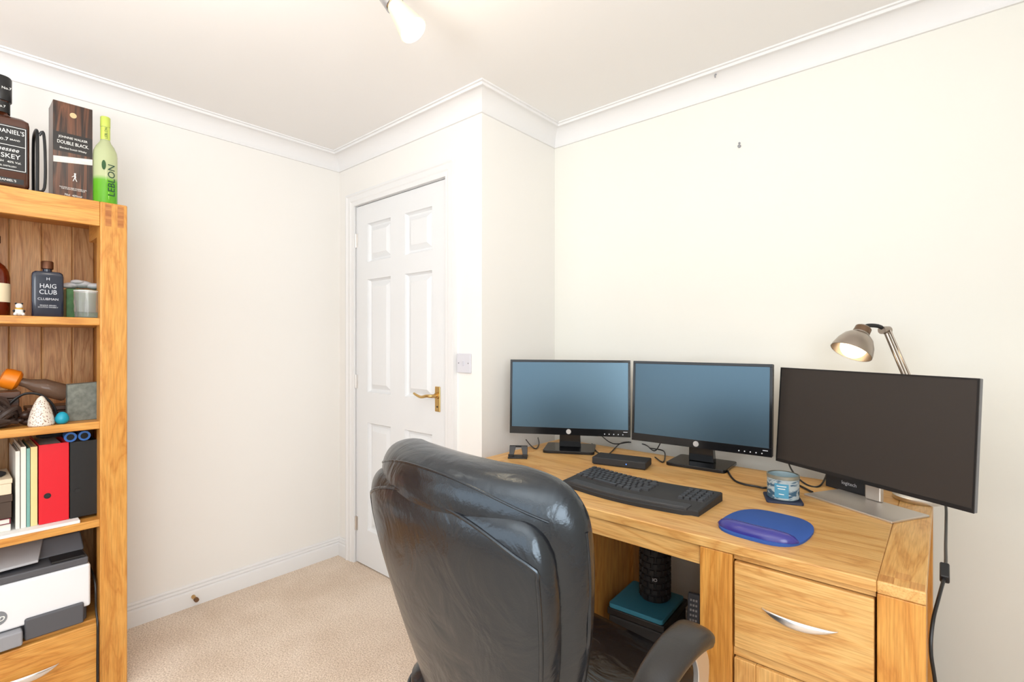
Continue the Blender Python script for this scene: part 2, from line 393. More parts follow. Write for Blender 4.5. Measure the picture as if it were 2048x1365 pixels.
# ------------------------------------------------------------------ bookcase
BX, BY0, BY1, BZ = -2.19, -.47, .441, 1.705
bc = thing('bookcase', 'tall honey oak bookcase with open shelves, planked back and drawers', 'bookcase', (-2.40, 0, 0))
for y0, y1 in ((BY1-.076, BY1), (BY0, BY0+.076)):
    pst = put('post', MB().box(BX-.06, BX, y0, y1, 0, BZ), oak[2], bc, True, bev=.004)
    for dy in (.014, .048):
        put('finger_joint', MB().box(BX-.002, BX+.0006, y0+dy, y0+dy+.017, BZ-.082, BZ-.006), end_grain, pst, True)
    put('side_panel', MB().box(-2.612, BX-.06, y1-.026 if y0 > 0 else y0, y1 if y0 > 0 else y0+.026, 0, BZ), oak[2], bc, True, bev=.002)
put('top_board', MB().box(-2.612, BX-.022, BY0+.026, BY1-.026, BZ-.03, BZ-.001), oak[1], bc, True)
put('top_rail', MB().box(BX-.022, BX-.002, BY0+.076, BY1-.076, BZ-.085, BZ-.0005), oak[1], bc, True, bev=.002)
put('corner_block', MB().box(BX-.2, BX-.06, BY1-.075, BY1-.026, BZ-.115, BZ-.03), deep_oak[0], bc, True, bev=.002)
b = MB(); y = BY0+.026
while y < BY1-.03:
    y1 = min(y+.088, BY1-.026); x = -2.600
    b.prism([(-2.612, y+.0005), (x-.003, y+.0005), (x, y+.004), (x, y1-.004), (x-.003, y1-.0005), (-2.612, y1-.0005)], .03, BZ-.03); y = y1
put('back_panel', b, back_wood, bc, True)
SH = (1.304, .947, .609, .264)
for i, z in enumerate(SH):
    put('shelf', MB().box(-2.598, BX-.012 if i < 3 else BX-.03, BY0+.027, BY1-.027, z-.026, z), oak[1], bc, True, bev=.003)
put('base_board', MB().box(-2.598, BX-.04, BY0+.027, BY1-.027, .03, .05), oak[1], bc, True)
put('plinth', MB().box(BX-.03, BX-.012, BY0+.077, BY1-.077, 0, .03), oak[1], bc, True)
def bow_handle(c, L_, along, out, h=.011, proud=.022):      # crescent of polished metal, thin at both ends
    b = MB(); rings = []
    c, along, out = Vector(c), Vector(along), Vector(out)
    for i in range(17):
        s = -1+2*i/16; q = max(1-s*s, .02)
        hh = h*q**.8; o = proud*q**.7
        cc = c+along*(s*L_/2)+Vector((0,0,-.006*q))
        rings.append([cc+out*(o+.003*math.sin(a))+Vector((0,0,hh*math.cos(a))) for a in [2*PI*k/12 for k in range(12)]])
    b.loft(rings)
    return b
for y0, y1 in ((-.392, -.017), (-.011, .363)):
    d = put('drawer', MB().box(BX-.03, BX-.008, y0, y1, .034, .256), oak[1], bc, True, bev=.004)
    put('handle', bow_handle((BX-.008, (y0+y1)/2+.01, .165), .15, (0,1,0), (1,0,0)), handle_m, d, True)

# ---- on top of the bookcase
amber = plain('dark_whiskey_glass', (.060,.016,.006,1), .06, spec=.8)
lab_black = plain('black_label_paper', (.012,.012,.012,1), .5)
px = (-2.28, .130, BZ+.008)
t = thing('whiskey_bottle', 'large square dark whiskey bottle with black label on the bookcase top', 'bottle', px)
rings = [[(x*s*.86, y*s, z) for x, y in rrect(.064, .064, .012)] for z, s in ((0,.95), (.006,1), (.202,1), (.214,.97), (.222,.82), (.227,.56), (.231,.36))]
rings += [[(r*math.cos(a), r*math.sin(a), z) for x, y in rrect(.064,.064,.012) for a in [math.atan2(y, x)]] for z, r in ((.238,.022), (.275,.022), (.28,.025), (.29,.025))]
put('body', MB().loft(rings), amber, t)
cp = put('cap', MB().lathe([(.0265,.278), (.0275,.28), (.0275,.352), (.025,.356)], n=28), black, t)
nk = put('neck_label', MB().lathe([(.0235,.240), (.0235,.274)], n=28, cap=False), lab_black, t)
text("No.7", .011, letter_w, nk, (.0237,0,.257))
lb = put('label', MB().box(.0545, .0556, -.058, .058, .048, .192), lab_black, t)
b = MB()
for z in (.051, .128, .187): b.box(.0556, .0560, -.055, .055, z, z+.0015)
for y in (-.055, .0535): b.box(.0556, .0560, y, y+.0015, .051, .187)
put('label_border', b, letter_w, lb)
text("JACK DANIEL'S", .019, letter_w, lb, (.0562,0,.171), sx=.82)
text("OLD", .007, letter_w, lb, (.0562,-.028,.147)); text("No.7", .015, letter_w, lb, (.0562,0,.146)); text("BRAND", .007, letter_w, lb, (.0562,.030,.147))
text("Tennessee", .018, letter_w, lb, (.0562,0,.115), shear=.3); text("WHISKEY", .020, letter_w, lb, (.0562,0,.094))
text("SOUR MASH   40% Vol.", .009, letter_w, lb, (.0562,0,.076)); text("JACK DANIEL DISTILLERY", .006, letter_w, lb, (.0562,0,.062))
st_ = put('lower_label', MB().box(.0545, .0554, -.05, .05, .010, .026), lab_black, t)
text("JACK DANIEL'S", .010, letter_w, st_, (.0557,0,.018))
text("OLD No.7", .011, letter_w, cp, (.0282,0,.315))
t = thing('bottle_cradle', 'black metal pouring cradle holding the square whiskey bottle', 'bottle stand', (-2.28,.134,BZ))
put('base_plate', MB().box(-.06, .06, -.085, .095, 0, .006), black, t, bev=.002)
for s in (-1, 1):
    y = .078 if s > 0 else -.078
    sd = put('side_frame', MB().tube(cr([(-.05,y,.006), (-.055,y,.12), (-.045,y,.2), (0,y,.215), (.045,y,.2), (.055,y,.12), (.05,y,.006)], 5), .0045, 8), black, t)
    put('hook', MB().tube(cr([(.05,y,.006), (.06,y+s*.016,.02), (.06,y+s*.018,.12), (.055,y+s*.014,.2), (.05,y+s*.004,.19)], 5), .004, 8), black, sd)
# whisky carton
carton = wood('carton_wood_print', srgb(28,18,14), srgb(60,36,24), srgb(112,70,48), 2, rough=.3, across=16)
t = thing('whisky_carton', 'tall dark wood-print whisky carton with a white band on the bookcase top', 'box', (-2.29, .302, BZ))
bd = put('carton_body', MB().box(-.05, .05, -.051, .051, 0, .325), carton, t, bev=.001)
put('white_band', MB().hexa([(.05,-.0505,.118),(.05,.0505,.131),(.0506,.0505,.131),(.0506,-.0505,.118),(.05,-.0505,.138),(.05,.0505,.151),(.0506,.0505,.151),(.0506,-.0505,.138)]), plain('white_print', (.66,.64,.60,1), .4, var=.2, bscale=90), bd)
put('black_band', MB().box(.0498, .0504, -.0505, .0505, .158, .222), plain('black_print', (.014,.012,.012,1), .35), bd)
text("JOHNNIE WALKER", .0105, letter_w, bd, (.0510,0,.207), sx=.85); text("DOUBLE BLACK.", .0155, letter_w, bd, (.0510,0,.189), sx=.72); text("Blended Scotch Whisky", .0085, letter_w, bd, (.0510,0,.170), sx=.85)
text("MATURED IN DEEP CHARRED OAK\nFOR A RICH SMOKY FLAVOUR", .0050, letter_w, bd, (.0510,0,.036), sx=.9); text("70cl  40%vol", .009, letter_w, bd, (.0510,.0,.014))
b = MB()
def g(*p):
    q = [(.004+y*.62, .052+(z-.052)*.62+.012) for y, z in p]
    b.loft([[(.0504, y, z) for y, z in q], [(.0510, y, z) for y, z in q]])
b.ball((.0506,.0046,.087), .0023, (.3,1,1), 10); g((-.002,.070), (.005,.071), (.004,.085), (-.002,.085)); g((-.0015,.071), (.002,.071), (.010,.052), (.007,.052)); g((-.002,.071), (.001,.071), (-.006,.052), (-.009,.052))
g((-.002,.084), (-.001,.081), (-.012,.072), (-.0125,.074)); g((-.004,.0925), (.006,.0925), (.004,.0965), (-.002,.0965))
put('emblem', b, letter_w, bd)
b = MB().lathe([(.006,0), (.009,.0), (.009,.0006), (.006,.0006)], (.0504, 0, .287), 24, (1,0,0))
put('seal', b, plain('gold_print', srgb(200,180,140), .35, .6), bd)
# green bottle
def grad(name, c1, c2, z0, z1, rough, trans):
    m, N, L, B = newmat(name)
    tc = N.new('ShaderNodeTexCoord'); sx = N.new('ShaderNodeSeparateXYZ'); L.new(tc.outputs['Object'], sx.inputs[0])
    mr = N.new('ShaderNodeMapRange'); mr.inputs[1].default_value = z0; mr.inputs[2].default_value = z1; L.new(sx.outputs[2], mr.inputs[0])
    mx = N.new('ShaderNodeMix'); mx.data_type = 'RGBA'; mx.inputs[6].default_value = c1; mx.inputs[7].default_value = c2
    L.new(mr.outputs[0], mx.inputs[0]); L.new(mx.outputs[2], B.inputs['Base Color'])
    B.inputs['Roughness'].default_value = rough; B.inputs['Transmission Weight'].default_value = trans; B.inputs['IOR'].default_value = 1.3
    return m
t = thing('green_bottle', 'slim clear and lime green spirit bottle beside the carton on the bookcase', 'bottle', (-2.25, .3895, BZ))
gb = grad('lime_to_clear_glass', srgb(120,200,56), srgb(214,222,176), .085, .10, .03, .5)
bo = put('body', MB().lathe([(.030,0), (.0345,.004), (.0345,.175), (.033,.19), (.026,.208), (.017,.222), (.0125,.235), (.0125,.29), (.014,.291), (.014,.297)], n=32), gb, t)
put('cap', MB().lathe([(.014,.278), (.0145,.28), (.0145,.312), (.013,.314)], n=24), plain('lime_cap', srgb(190,204,92), .35), t)
nl = put('neck_label', MB().lathe([(.0135,.232), (.0140,.235), (.0140,.276), (.0135,.277)], n=24, cap=False), plain('lime_label', srgb(196,210,96), .4), t)
text("LEBLON", .011, letter_d, nl, (.0146,0,.255), rot=(PI/2, -PI/2, PI/2))
text("LEBLON", .031, letter_d, bo, (.0348,.012,.085), rot=(PI/2, -PI/2, PI/2+R(18)), sx=1.0)
put('palm_emblem', MB().loft([[(.0340+dx, -.010+.006*math.cos(a), .135+.017*math.sin(a)) for a in [2*PI*i/12 for i in range(12)]] for dx in (0, .001)]), plain('dark_leaf_print', srgb(40,80,40), .5), bo)

# ---- shelf with bottles
z = SH[0]
t = thing('amber_bottle', 'round amber spirit bottle with cream label at the left of the shelf', 'bottle', (-2.30, .118, z))
put('body', MB().lathe([(.034,0), (.037,.004), (.037,.125), (.034,.145), (.026,.162), (.015,.172), (.013,.18), (.013,.235)], n=32), plain('amber_glass', srgb(110,36,14), .06, trans=.3, spec=.7), t)
put('label', MB().lathe([(.0375,.045), (.0375,.105)], n=32, cap=False), plain('cream_label', srgb(236,220,186), .6), t)
put('stopper', MB().lathe([(.014,.235), (.015,.237), (.015,.258), (.013,.26)], n=20), plain('dark_stopper', srgb(50,20,16), .5), t)
p = onx(38, 630, -2.24)
t = thing('figurine', 'tiny white and black figurine standing in front of the bottles', 'figurine', (-2.24, p.y, z))
put('body', MB().ball((0,0,.014), .011, (.9,1,1.2)).ball((.002,0,.032), .009).ball((.006,-.009,.006), .006, (1.3,.8,.9)).ball((.006,.009,.006), .006, (1.3,.8,.9)), plain('white_glaze', (.82,.8,.76,1), .3), t)
put('ears', MB().ball((0,-.007,.040), .003).ball((0,.007,.040), .003).ball((.002,-.011,.016), .004).ball((.002,.011,.016), .004), black, t)
put('scarf', MB().lathe([(.0085,.021), (.0095,.023), (.0085,.025)], n=16), plain('yellow_glaze', srgb(220,170,50), .4), t)
navy = plain('navy_glass', srgb(30,36,52), .12, spec=.7)
t = thing('navy_bottle', 'square navy blue spirit bottle with bronze stopper', 'bottle', (-2.27, .240, z))
rings = [[(x*.55*s, y*s, zz) for x, y in rrect(.039, .039, .009)] for zz, s in ((0,.95), (.004,1), (.136,1), (.146,.95), (.151,.8), (.153,.45))]
bo = put('body', MB().loft(rings).cyl((0,0,.150), (0,0,.163), .012), navy, t)
put('stopper', MB().lathe([(.0135,.160), (.016,.162), (.016,.184), (.014,.187)], n=28), plain('dark_bronze', srgb(96,60,40), .35, .6), t)
text("HAIG\nCLUB", .021, letter_g, bo, (.0219,0,.092), sx=.85, ls=.95); text("CLUBMAN", .011, letter_g, bo, (.0219,0,.059), sx=1.0); text("SINGLE GRAIN\nSCOTCH WHISKY", .0062, letter_g, bo, (.0219,0,.035)); text("H", .013, letter_g, bo, (.0219,0,.126))
t = single('green_tin', MB().box(-.05, .05, -.068, .040, 0, .105), plain('green_pattern', srgb(70,118,64), .4, var=.8, bscale=45), 'green patterned tin box behind the glass tumbler', 'tin', (-2.37, .362, z), bev=.003)
b = MB()
for c, r, sc in (((0,-.05,.013), .014, (2.2,1.6,.8)), ((.0,-.02,.02), .018, (1.7,1.8,.8)), ((.01,.015,.015), .015, (1.8,1.8,.8)), ((.02,-.062,.008), .008, (1.6,1.9,.8)), ((.02,-.035,.026), .01, (1.6,1.9,.8))): b.ball(c, r, sc)
single('folded_cloth', b, plain('pale_grey_cloth', (.62,.62,.63,1), .9, bump=.4, bscale=120), 'crumpled pale grey cloth lying on the green tin', 'cloth', (-2.365, .362, z+.106))
t = thing('glass_tumbler', 'clear cut glass tumbler at the right end of the shelf', 'glass', (-2.25, .340, z))
rings = []
for r, zz, e in ((.029,0,0), (.032,.003,0), (.0335,.03,.06), (.034,.04,0), (.0345,.055,.06), (.035,.066,0), (.036,.096,0), (.0345,.096,0), (.031,.02,0), (.001,.018,0)):
    rings.append([(r*(1+e*math.cos(8*a))*math.cos(a), r*(1+e*math.cos(8*a))*math.sin(a), zz) for a in [2*PI*i/48 for i in range(48)]])
put('bowl', MB().loft(rings), glass, t)
put('rim', MB().lathe([(.0357,.0905), (.0361,.0925), (.0357,.0945)], n=40, cap=False), plain('frosted_rim', (.7,.7,.68,1), .3), t)

# ---- shelf with curios
z = SH[1]
granite = plain('grey_granite', srgb(112,116,108), .6, var=.75, bscale=55, bump=.3)
single('stone_block', MB().hexa([(-.018,-.045,0),(.018,-.045,0),(.018,.045,0),(-.018,.045,0),(-.018,-.043,.128),(.018,-.044,.126),(.018,.044,.132),(-.018,.044,.132)]), granite, 'square speckled grey stone block at the right of the curio shelf', 'stone', (-2.29, .335, z), bev=.002)
m, N, L, B = newmat('dotted_white_glaze')
tc = N.new('ShaderNodeTexCoord'); v = N.new('ShaderNodeTexVoronoi'); v.inputs['Scale'].default_value = 190; L.new(tc.outputs['Object'], v.inputs['Vector'])
rr = N.new('ShaderNodeValToRGB'); rr.color_ramp.elements[0].position = .27; rr.color_ramp.elements[0].color = srgb(140,92,72); rr.color_ramp.elements[1].position = .34; rr.color_ramp.elements[1].color = srgb(222,212,198)
L.new(v.outputs['Distance'], rr.inputs[0]); L.new(rr.outputs[0], B.inputs['Base Color']); B.inputs['Roughness'].default_value = .4
single('cone_ornament', MB().lathe([(.030,0), (.033,.004), (.032,.02), (.026,.048), (.017,.074), (.009,.09), (.004,.096), (.001,.097)], n=28), m, 'small white cone-shaped ornament covered in dark dots', 'ornament', (-2.235, .222, z))
single('turquoise_egg', MB().lathe([(.008,0), (.014,.003), (.0185,.012), (.018,.022), (.013,.033), (.006,.039), (.001,.040)], n=24), plain('turquoise_glaze', srgb(20,150,176), .35, var=.2, bscale=90), 'small turquoise egg-shaped ornament beside the dotted cone', 'ornament', (-2.232, .2725, z))
dk = wood('dark_box_wood', srgb(54,32,20), srgb(78,48,30), srgb(98,62,40), 1)
t = thing('wooden_box', 'low dark brown wooden box under the orange-stoppered bottle', 'box', (-2.40, .26, z))
put('body', MB().box(-.05, .05, -.06, .075, 0, .034), dk, t, bev=.003); put('lid', MB().box(-.053, .053, -.063, .078, .0345, .050), dk, t, bev=.003)
t = thing('wooden_box', 'taller dark wooden box propping up the orange-stoppered bottle', 'box', (-2.40, .125, z))
put('body', MB().box(-.05, .05, -.05, .055, 0, .085), dk, t, bev=.003); put('lid', MB().box(-.053, .053, -.053, .058, .0855, .108), dk, t, bev=.003)
A0 = Vector((-2.395, .165, 1.093)); A1 = Vector((-2.385, .315, 1.032)); aa = (A1-A0).normalized()
t = thing('stoppered_bottle', 'smoky glass bottle with bright orange stopper lying aslant on the boxes', 'bottle', A0)
put('orange_stopper', MB().lathe([(.016,-.030), (.030,-.026), (.034,-.014), (.034,.012), (.026,.020), (.018,.022)], A0, 28, aa), plain('orange_plastic', srgb(240,132,24), .35), t, True)
put('body', MB().lathe([(.014,.022), (.015,.04), (.022,.06), (.030,.078), (.030,.145), (.025,.152), (.010,.150)], A0, 28, aa), plain('smoky_bottle_glass', (.30,.20,.14,1), .05, trans=.6, ior=1.3), t, True)
b = MB()
for i in range(20):
    a = 2*PI*i/20+random.random(); r0 = .012; r1 = .036+.036*random.random(); h = .02+.075*random.random()
    pts = cr([(r0*math.cos(a), r0*math.sin(a), .012), (.6*r1*math.cos(a+.4), .8*r1*math.sin(a+.4), h*.8), (.55*r1*math.cos(a+1), r1*math.sin(a+1), h), (.5*r1*math.cos(a+1.7), 1.25*r1*math.sin(a+1.7), h*.5+.004)], 4)
    b.tube(pts, [.012-.007*k/len(pts) for k in range(len(pts))], 8)
b.ball((0,0,.02), .026, (.8,1.4,.75), 14)
single('driftwood_ornament', b, plain('dark_driftwood', srgb(56,42,36), .5, bump=.4, bscale=80), 'dark tangled driftwood ornament at the left of the curio shelf', 'ornament', (-2.255, .105, z))
b = MB(); b.tube(cr([(0,-.065,.004), (-.01,-.055,.06), (-.01,-.02,.098), (-.005,.02,.096), (0,.05,.065), (.004,.062,.03), (.01,.066,.004)], 6), .004, 8)
single('black_cable_loop', b, black, 'stiff loop of black cable arching over the curios', 'cable', (-2.315, .205, z))
b = MB()
for i in range(16):
    a = random.random()*2*PI; r = .024*random.random()**.5
    b.ball((r*math.cos(a), 1.5*r*math.sin(a), .010+.030*random.random()), .009+.006*random.random(), (1, 1.1, .8), 10)
b.ball((0,0,.012), .022, (1,1.5,.55))
single('rough_nugget', b, plain('dark_brown_stone', srgb(60,42,34), .35, bump=.3), 'dark brown knobbly ornament between the driftwood and dotted cone', 'ornament', (-2.280, .205, z))

# ---- shelf with files
z = SH[2]
single('paper_stack', MB().box(-.11, .105, -.26, .085, 0, .010), plain('white_paper', (.82,.81,.78,1), .8, var=.06), 'thin stack of loose white paper lying under the files', 'paper', (-2.31, .23, z), bev=.001)
z += .0105
def binder(name, y0, y1, h, mat, label, cat='binder'):
    t = thing(name, label, cat, (-2.245, (y0+y1)/2, z), 0, 'ring binders on the file shelf'); w = (y1-y0)/2
    cv = put('cover', MB().box(-.25, .0, -w, -w+.003, 0, h).box(-.25, .0, w-.003, w, 0, h).box(-.003, .003, -w, w, 0, h), mat, t, bev=.0012)
    put('pages', MB().box(-.245, -.012, -w+.006, w-.010, .004, h-.012), plain(name+'_pages', (.8,.79,.75,1), .8), t)
    put('finger_ring', MB().lathe([(.006,0), (.009,0), (.009,.0015), (.006,.0015)], (.003,-w*.45,h*.35), 20, (1,0,0), cap=False), black if 'red' in label else chrome, cv)
    put('finger_hole', MB().cyl((.003,-w*.45,h*.35), (.0036,-w*.45,h*.35), .006), blackm, cv)
    return t
binder('ring_binder', .217, .2915, .262, plain('red_card', srgb(214,24,40), .4), 'bright red ring binder standing on the file shelf')
binder('ring_binder', .294, .366, .260, plain('black_card', (.012,.012,.013,1), .4), 'black ring binder standing right of the bright red one')
for y, w, h, c, lab in ((.163, .010, .25, (222,220,212), 'white document wallet standing furthest left of the upright files'), (.175, .012, .262, (236,230,214), 'ivory folder standing between the white and teal files'),
                        (.1885, .008, .255, (120,170,160), 'thin pale teal folder among the upright files'), (.198, .016, .258, (232,208,146), 'pale yellow folder leaning next to the red binder')):
    cm = plain('card_%d' % c[2], srgb(*c), .6, var=.05)
    t = thing('document_folder', lab, 'folder', (-2.25, y+w/2, z), 0, 'upright folders on the file shelf')
    put('cover', MB().box(-.22, 0, -w/2, -w/2+.0015, 0, h).box(-.22, .0, w/2-.0015, w/2, 0, h).box(-.001, .001, -w/2, w/2, 0, h), cm, t)
    put('pages', MB().box(-.215, -.004, -w/2+.0018, w/2-.0018, .002, h-.008), plain('page_white', (.84,.83,.8,1), .8), t)
zz = z
for nm, h, d, c, lab, cat in (('notebook', .022, .19, (226,222,214), 'white notebook at the bottom of the flat pile', 'book'), ('notebook', .018, .18, (120,40,52), 'maroon notebook low in the flat pile', 'book'),
                         ('storage_box', .075, .17, (72,56,46), 'dark brown box in the middle of the flat pile', 'box'), ('storage_box', .05, .19, (226,208,180), 'cream box near the top of the flat pile', 'box')):
    t = thing(nm, lab, cat, (-2.245, .04, zz), 0, 'flat pile on the file shelf'); cm = plain('cover_%d_%d' % (c[0], c[2]), srgb(*c), .55, var=.06)
    if nm == 'notebook':
        put('cover', MB().box(-d, 0, -.11, .112, 0, .002).box(-d, 0, -.11, .112, h-.002, h).box(-d, 0, .109, .112, 0, h), cm, t, bev=.0008)
        put('pages', MB().box(-d+.004, -.004, -.108, .109, .002, h-.002), plain('page_cream', (.8,.77,.7,1), .8), t)
    else:
        put('body', MB().box(-d, 0, -.11, .114, 0, h*.7), cm, t, bev=.002); put('lid', MB().box(-d-.002, .002, -.112, .116, h*.7, h), cm, t, bev=.002)
    zz += h+.0005
b = MB(); b.lathe([(.085,0), (.088,.004), (.06,.012), (.055,.03), (.045,.045), (.02,.05), (.001,.051)], (-.09,.02,0), 28)
single('wool_hat', b, plain('charcoal_wool', (.03,.03,.034,1), .9, bump=.4, bscale=150), 'dark soft hat lying on top of the flat pile', 'hat', (-2.245, .04, zz))
b = MB(); b.ball((-.05,0,.016), .02, (2.6,2.3,.8)).ball((-.03,-.03,.012), .014, (2.2,2,.8)).ball((-.02,.03,.012), .013, (2.1,1.5,.85))
single('black_pouch', b, plain('black_nylon', (.015,.015,.018,1), .6, bump=.4, bscale=90), 'crumpled black pouch lying across the binder tops', 'pouch', (-2.35, .28, z+.2625))
t = thing('binoculars', 'small blue binoculars lying on the binder tops', 'binoculars', (-2.265, .312, z+.2625))
bl = plain('blue_rubber', srgb(48,98,168), .35)
for s in (-1, 1):
    br = put('barrel', MB().lathe([(.010,-.05), (.012,-.03), (.015,.0), (.016,.03)], (0,s*.018,.0165), 20, (1,0,0)), bl, t)
    put('lens_rim', MB().lathe([(.0165,.020), (.0165,.034), (.0105,.034), (.0105,.031)], (0,s*.018,.0165), 20, (1,0,0), cap=False), bl, br)
    put('lens', MB().lathe([(.0105,.0305), (.0105,.0315)], (0,s*.018,.0165), 20, (1,0,0)), gloss, br)
put('bridge', MB().box(-.02, .01, -.01, .01, .013, .022), black, t, bev=.002)

# ---- printer
z = SH[3]
t = thing('printer', 'white and grey all-in-one printer on the lowest shelf of the bookcase', 'printer', (-2.40, .115, z))
put('base', MB().box(-.17, .165, -.225, .222, .0, .052), dgrey_p, t, bev=.006)
put('body', MB().box(-.17, .19, -.23, .229, .0525, .198), white_p, t, bev=.008)
put('scanner_body', MB().box(-.165, .185, -.226, .224, .1985, .222), dgrey_p, t, bev=.005)
put('scanner_lid', MB().hexa([(-.17,-.23,.2225),(.10,-.23,.2225),(.10,.226,.2225),(-.17,.226,.2225),(-.17,-.225,.285),(.05,-.225,.275),(.05,.222,.275),(-.17,.222,.285)]), plain('slate_grey_plastic', (.16,.16,.175,1), .4), t, bev=.006)
put('paper_flap', MB().hexa([(-.03,-.2,.290),(.165,-.2,.228),(.165,.10,.236),(-.03,.14,.300),(-.03,-.2,.297),(.165,-.2,.236),(.165,.10,.244),(-.03,.14,.308)]), plain('mid_grey_plastic', (.42,.42,.44,1), .45), t, bev=.002)
put('control_panel', MB().box(.115, .18, .13, .215, .2225, .23), black, t, bev=.002)
tr = put('output_tray', MB().box(.17, .215, -.2, .06, .002, .05), grey_p, t, bev=.006)
put('tray_front', MB().box(.166, .2, .065, .21, .006, .075), dgrey_p, t, bev=.006)
lg = put('badge', MB().cyl((.19,.005,.1), (.1915,.005,.1), .022, n=28), plain('badge_grey', (.22,.23,.25,1), .4), t)
text("hp", .032, letter_w, lg, (.192,.005,.1), shear=.25)
single('paper_sheet', MB().hexa([(-.02,-.18,.0765),(.155,-.17,.0215),(.155,-.0,.0215),(-.02,.0,.0765),(-.02,-.18,.0775),(.155,-.17,.0225),(.155,-.0,.0225),(-.02,.0,.0775)]), plain('sheet_white', (.82,.82,.8,1), .8), 'white sheet of paper lying on the grey printer flap', 'paper', (-2.40, .115, z+.226))
b = MB(); b.tube(cr([(-2.45,.353,.43), (-2.24,.357,.40), (-2.205,.357,.30), (-2.195,.358,.272), (-2.181,.357,.24), (-2.178,.356,.12), (-2.180,.357,.006)], 8), .0035, 8)
tag(put('printer_cable', b, black), 'thin black cable hanging down beside the printer', 'cable')

# ------------------------------------------------------------------ desk
X0, X1, Y0, Y1, DH = -1.367, -.024, 1.173, 1.92, .765
dk = thing('desk', 'honey oak pedestal desk with drawers and a kneehole', 'desk', ((X0+X1)/2, (Y0+Y1)/2, 0))
LW = .073
put('top', MB().box(X0+LW, X1-LW, Y0, Y1, DH-.024, DH), desk_oak[0], dk, True, bev=.003)
for x in (X0, X1-LW):
    eb = put('end_board', MB().box(x, x+LW, Y0, Y1, DH-.024, DH), desk_oak[1], dk, True, bev=.003)
    b = MB()
    for i in range(3):
        for j in range(2):
            if (i+j) % 2 == 0: b.box(x+.003+i*.0225, x+.003+i*.0225+.0225, Y0+.004+j*.033, Y0+.004+j*.033+.033, DH-.001, DH+.0004)
    put('end_grain_inlay', b, end_soft, eb, True)
PXS = (X0, -.95-LW, -.435, X1-LW)
for x in PXS:
    for y in (Y0+.002, Y1-LW-.002):
        put('leg', MB().box(x, x+LW, y, y+LW, 0, DH-.0245), deep_oak[2], dk, True, bev=.003)
put('kneehole_rail', MB().box(-.95, -.435, Y0+.008, Y0+.03, .694, DH-.0245), front_oak, dk, True, bev=.002)
for xa, xb in ((X0, -.95), (-.435, X1)):
    for xx in (xa+.012, xb-.028):
        put('side_panel', MB().box(xx, xx+.016, Y0+LW, Y1-LW, .06, DH-.0245), deep_oak[2], dk, True)
    put('back_panel', MB().box(xa+LW, xb-LW, Y1-.03, Y1-.015, .06, DH-.0245), deep_oak[2], dk, True)
    a0, a1 = xa+LW+.002, xb-LW-.002
    put('drawer_rail', MB().box(a0, a1, Y0+.012, Y0+.05, .512, .53), front_oak, dk, True)
    put('bottom_rail', MB().box(a0, a1, Y0+.012, Y0+.05, .05, .08), front_oak, dk, True)
    put('top_rail', MB().box(a0, a1, Y0+.012, Y0+.05, DH-.036, DH-.0245), front_oak, dk, True)
    dr = put('drawer', MB().box(a0+.002, a1-.002, Y0+.004, Y0+.3, .533, .726), front_oak, dk, True, bev=.003)
    put('handle', bow_handle(((a0+a1)/2, Y0+.004, .642), .14, (1,0,0), (0,-1,0), .009), handle_m, dr, True)
    b = MB().box(a0+.002, a0+.047, Y0+.004, Y0+.024, .083, .509).box(a1-.047, a1-.002, Y0+.004, Y0+.024, .083, .509).box(a0+.047, a1-.047, Y0+.0045, Y0+.024, .083, .14).box(a0+.047, a1-.047, Y0+.0045, Y0+.024, .455, .509)
    dd = put('cupboard_door', b, desk_oak[2], dk, True, bev=.002)
    put('door_panel', MB().box(a0+.047, a1-.047, Y0+.014, Y0+.022, .14, .455), desk_oak[2], dd, True)
    put('handle', bow_handle(((a0+a1)/2, Y0+.0045, .40), .12, (1,0,0), (0,-1,0)), handle_m, dd, True)

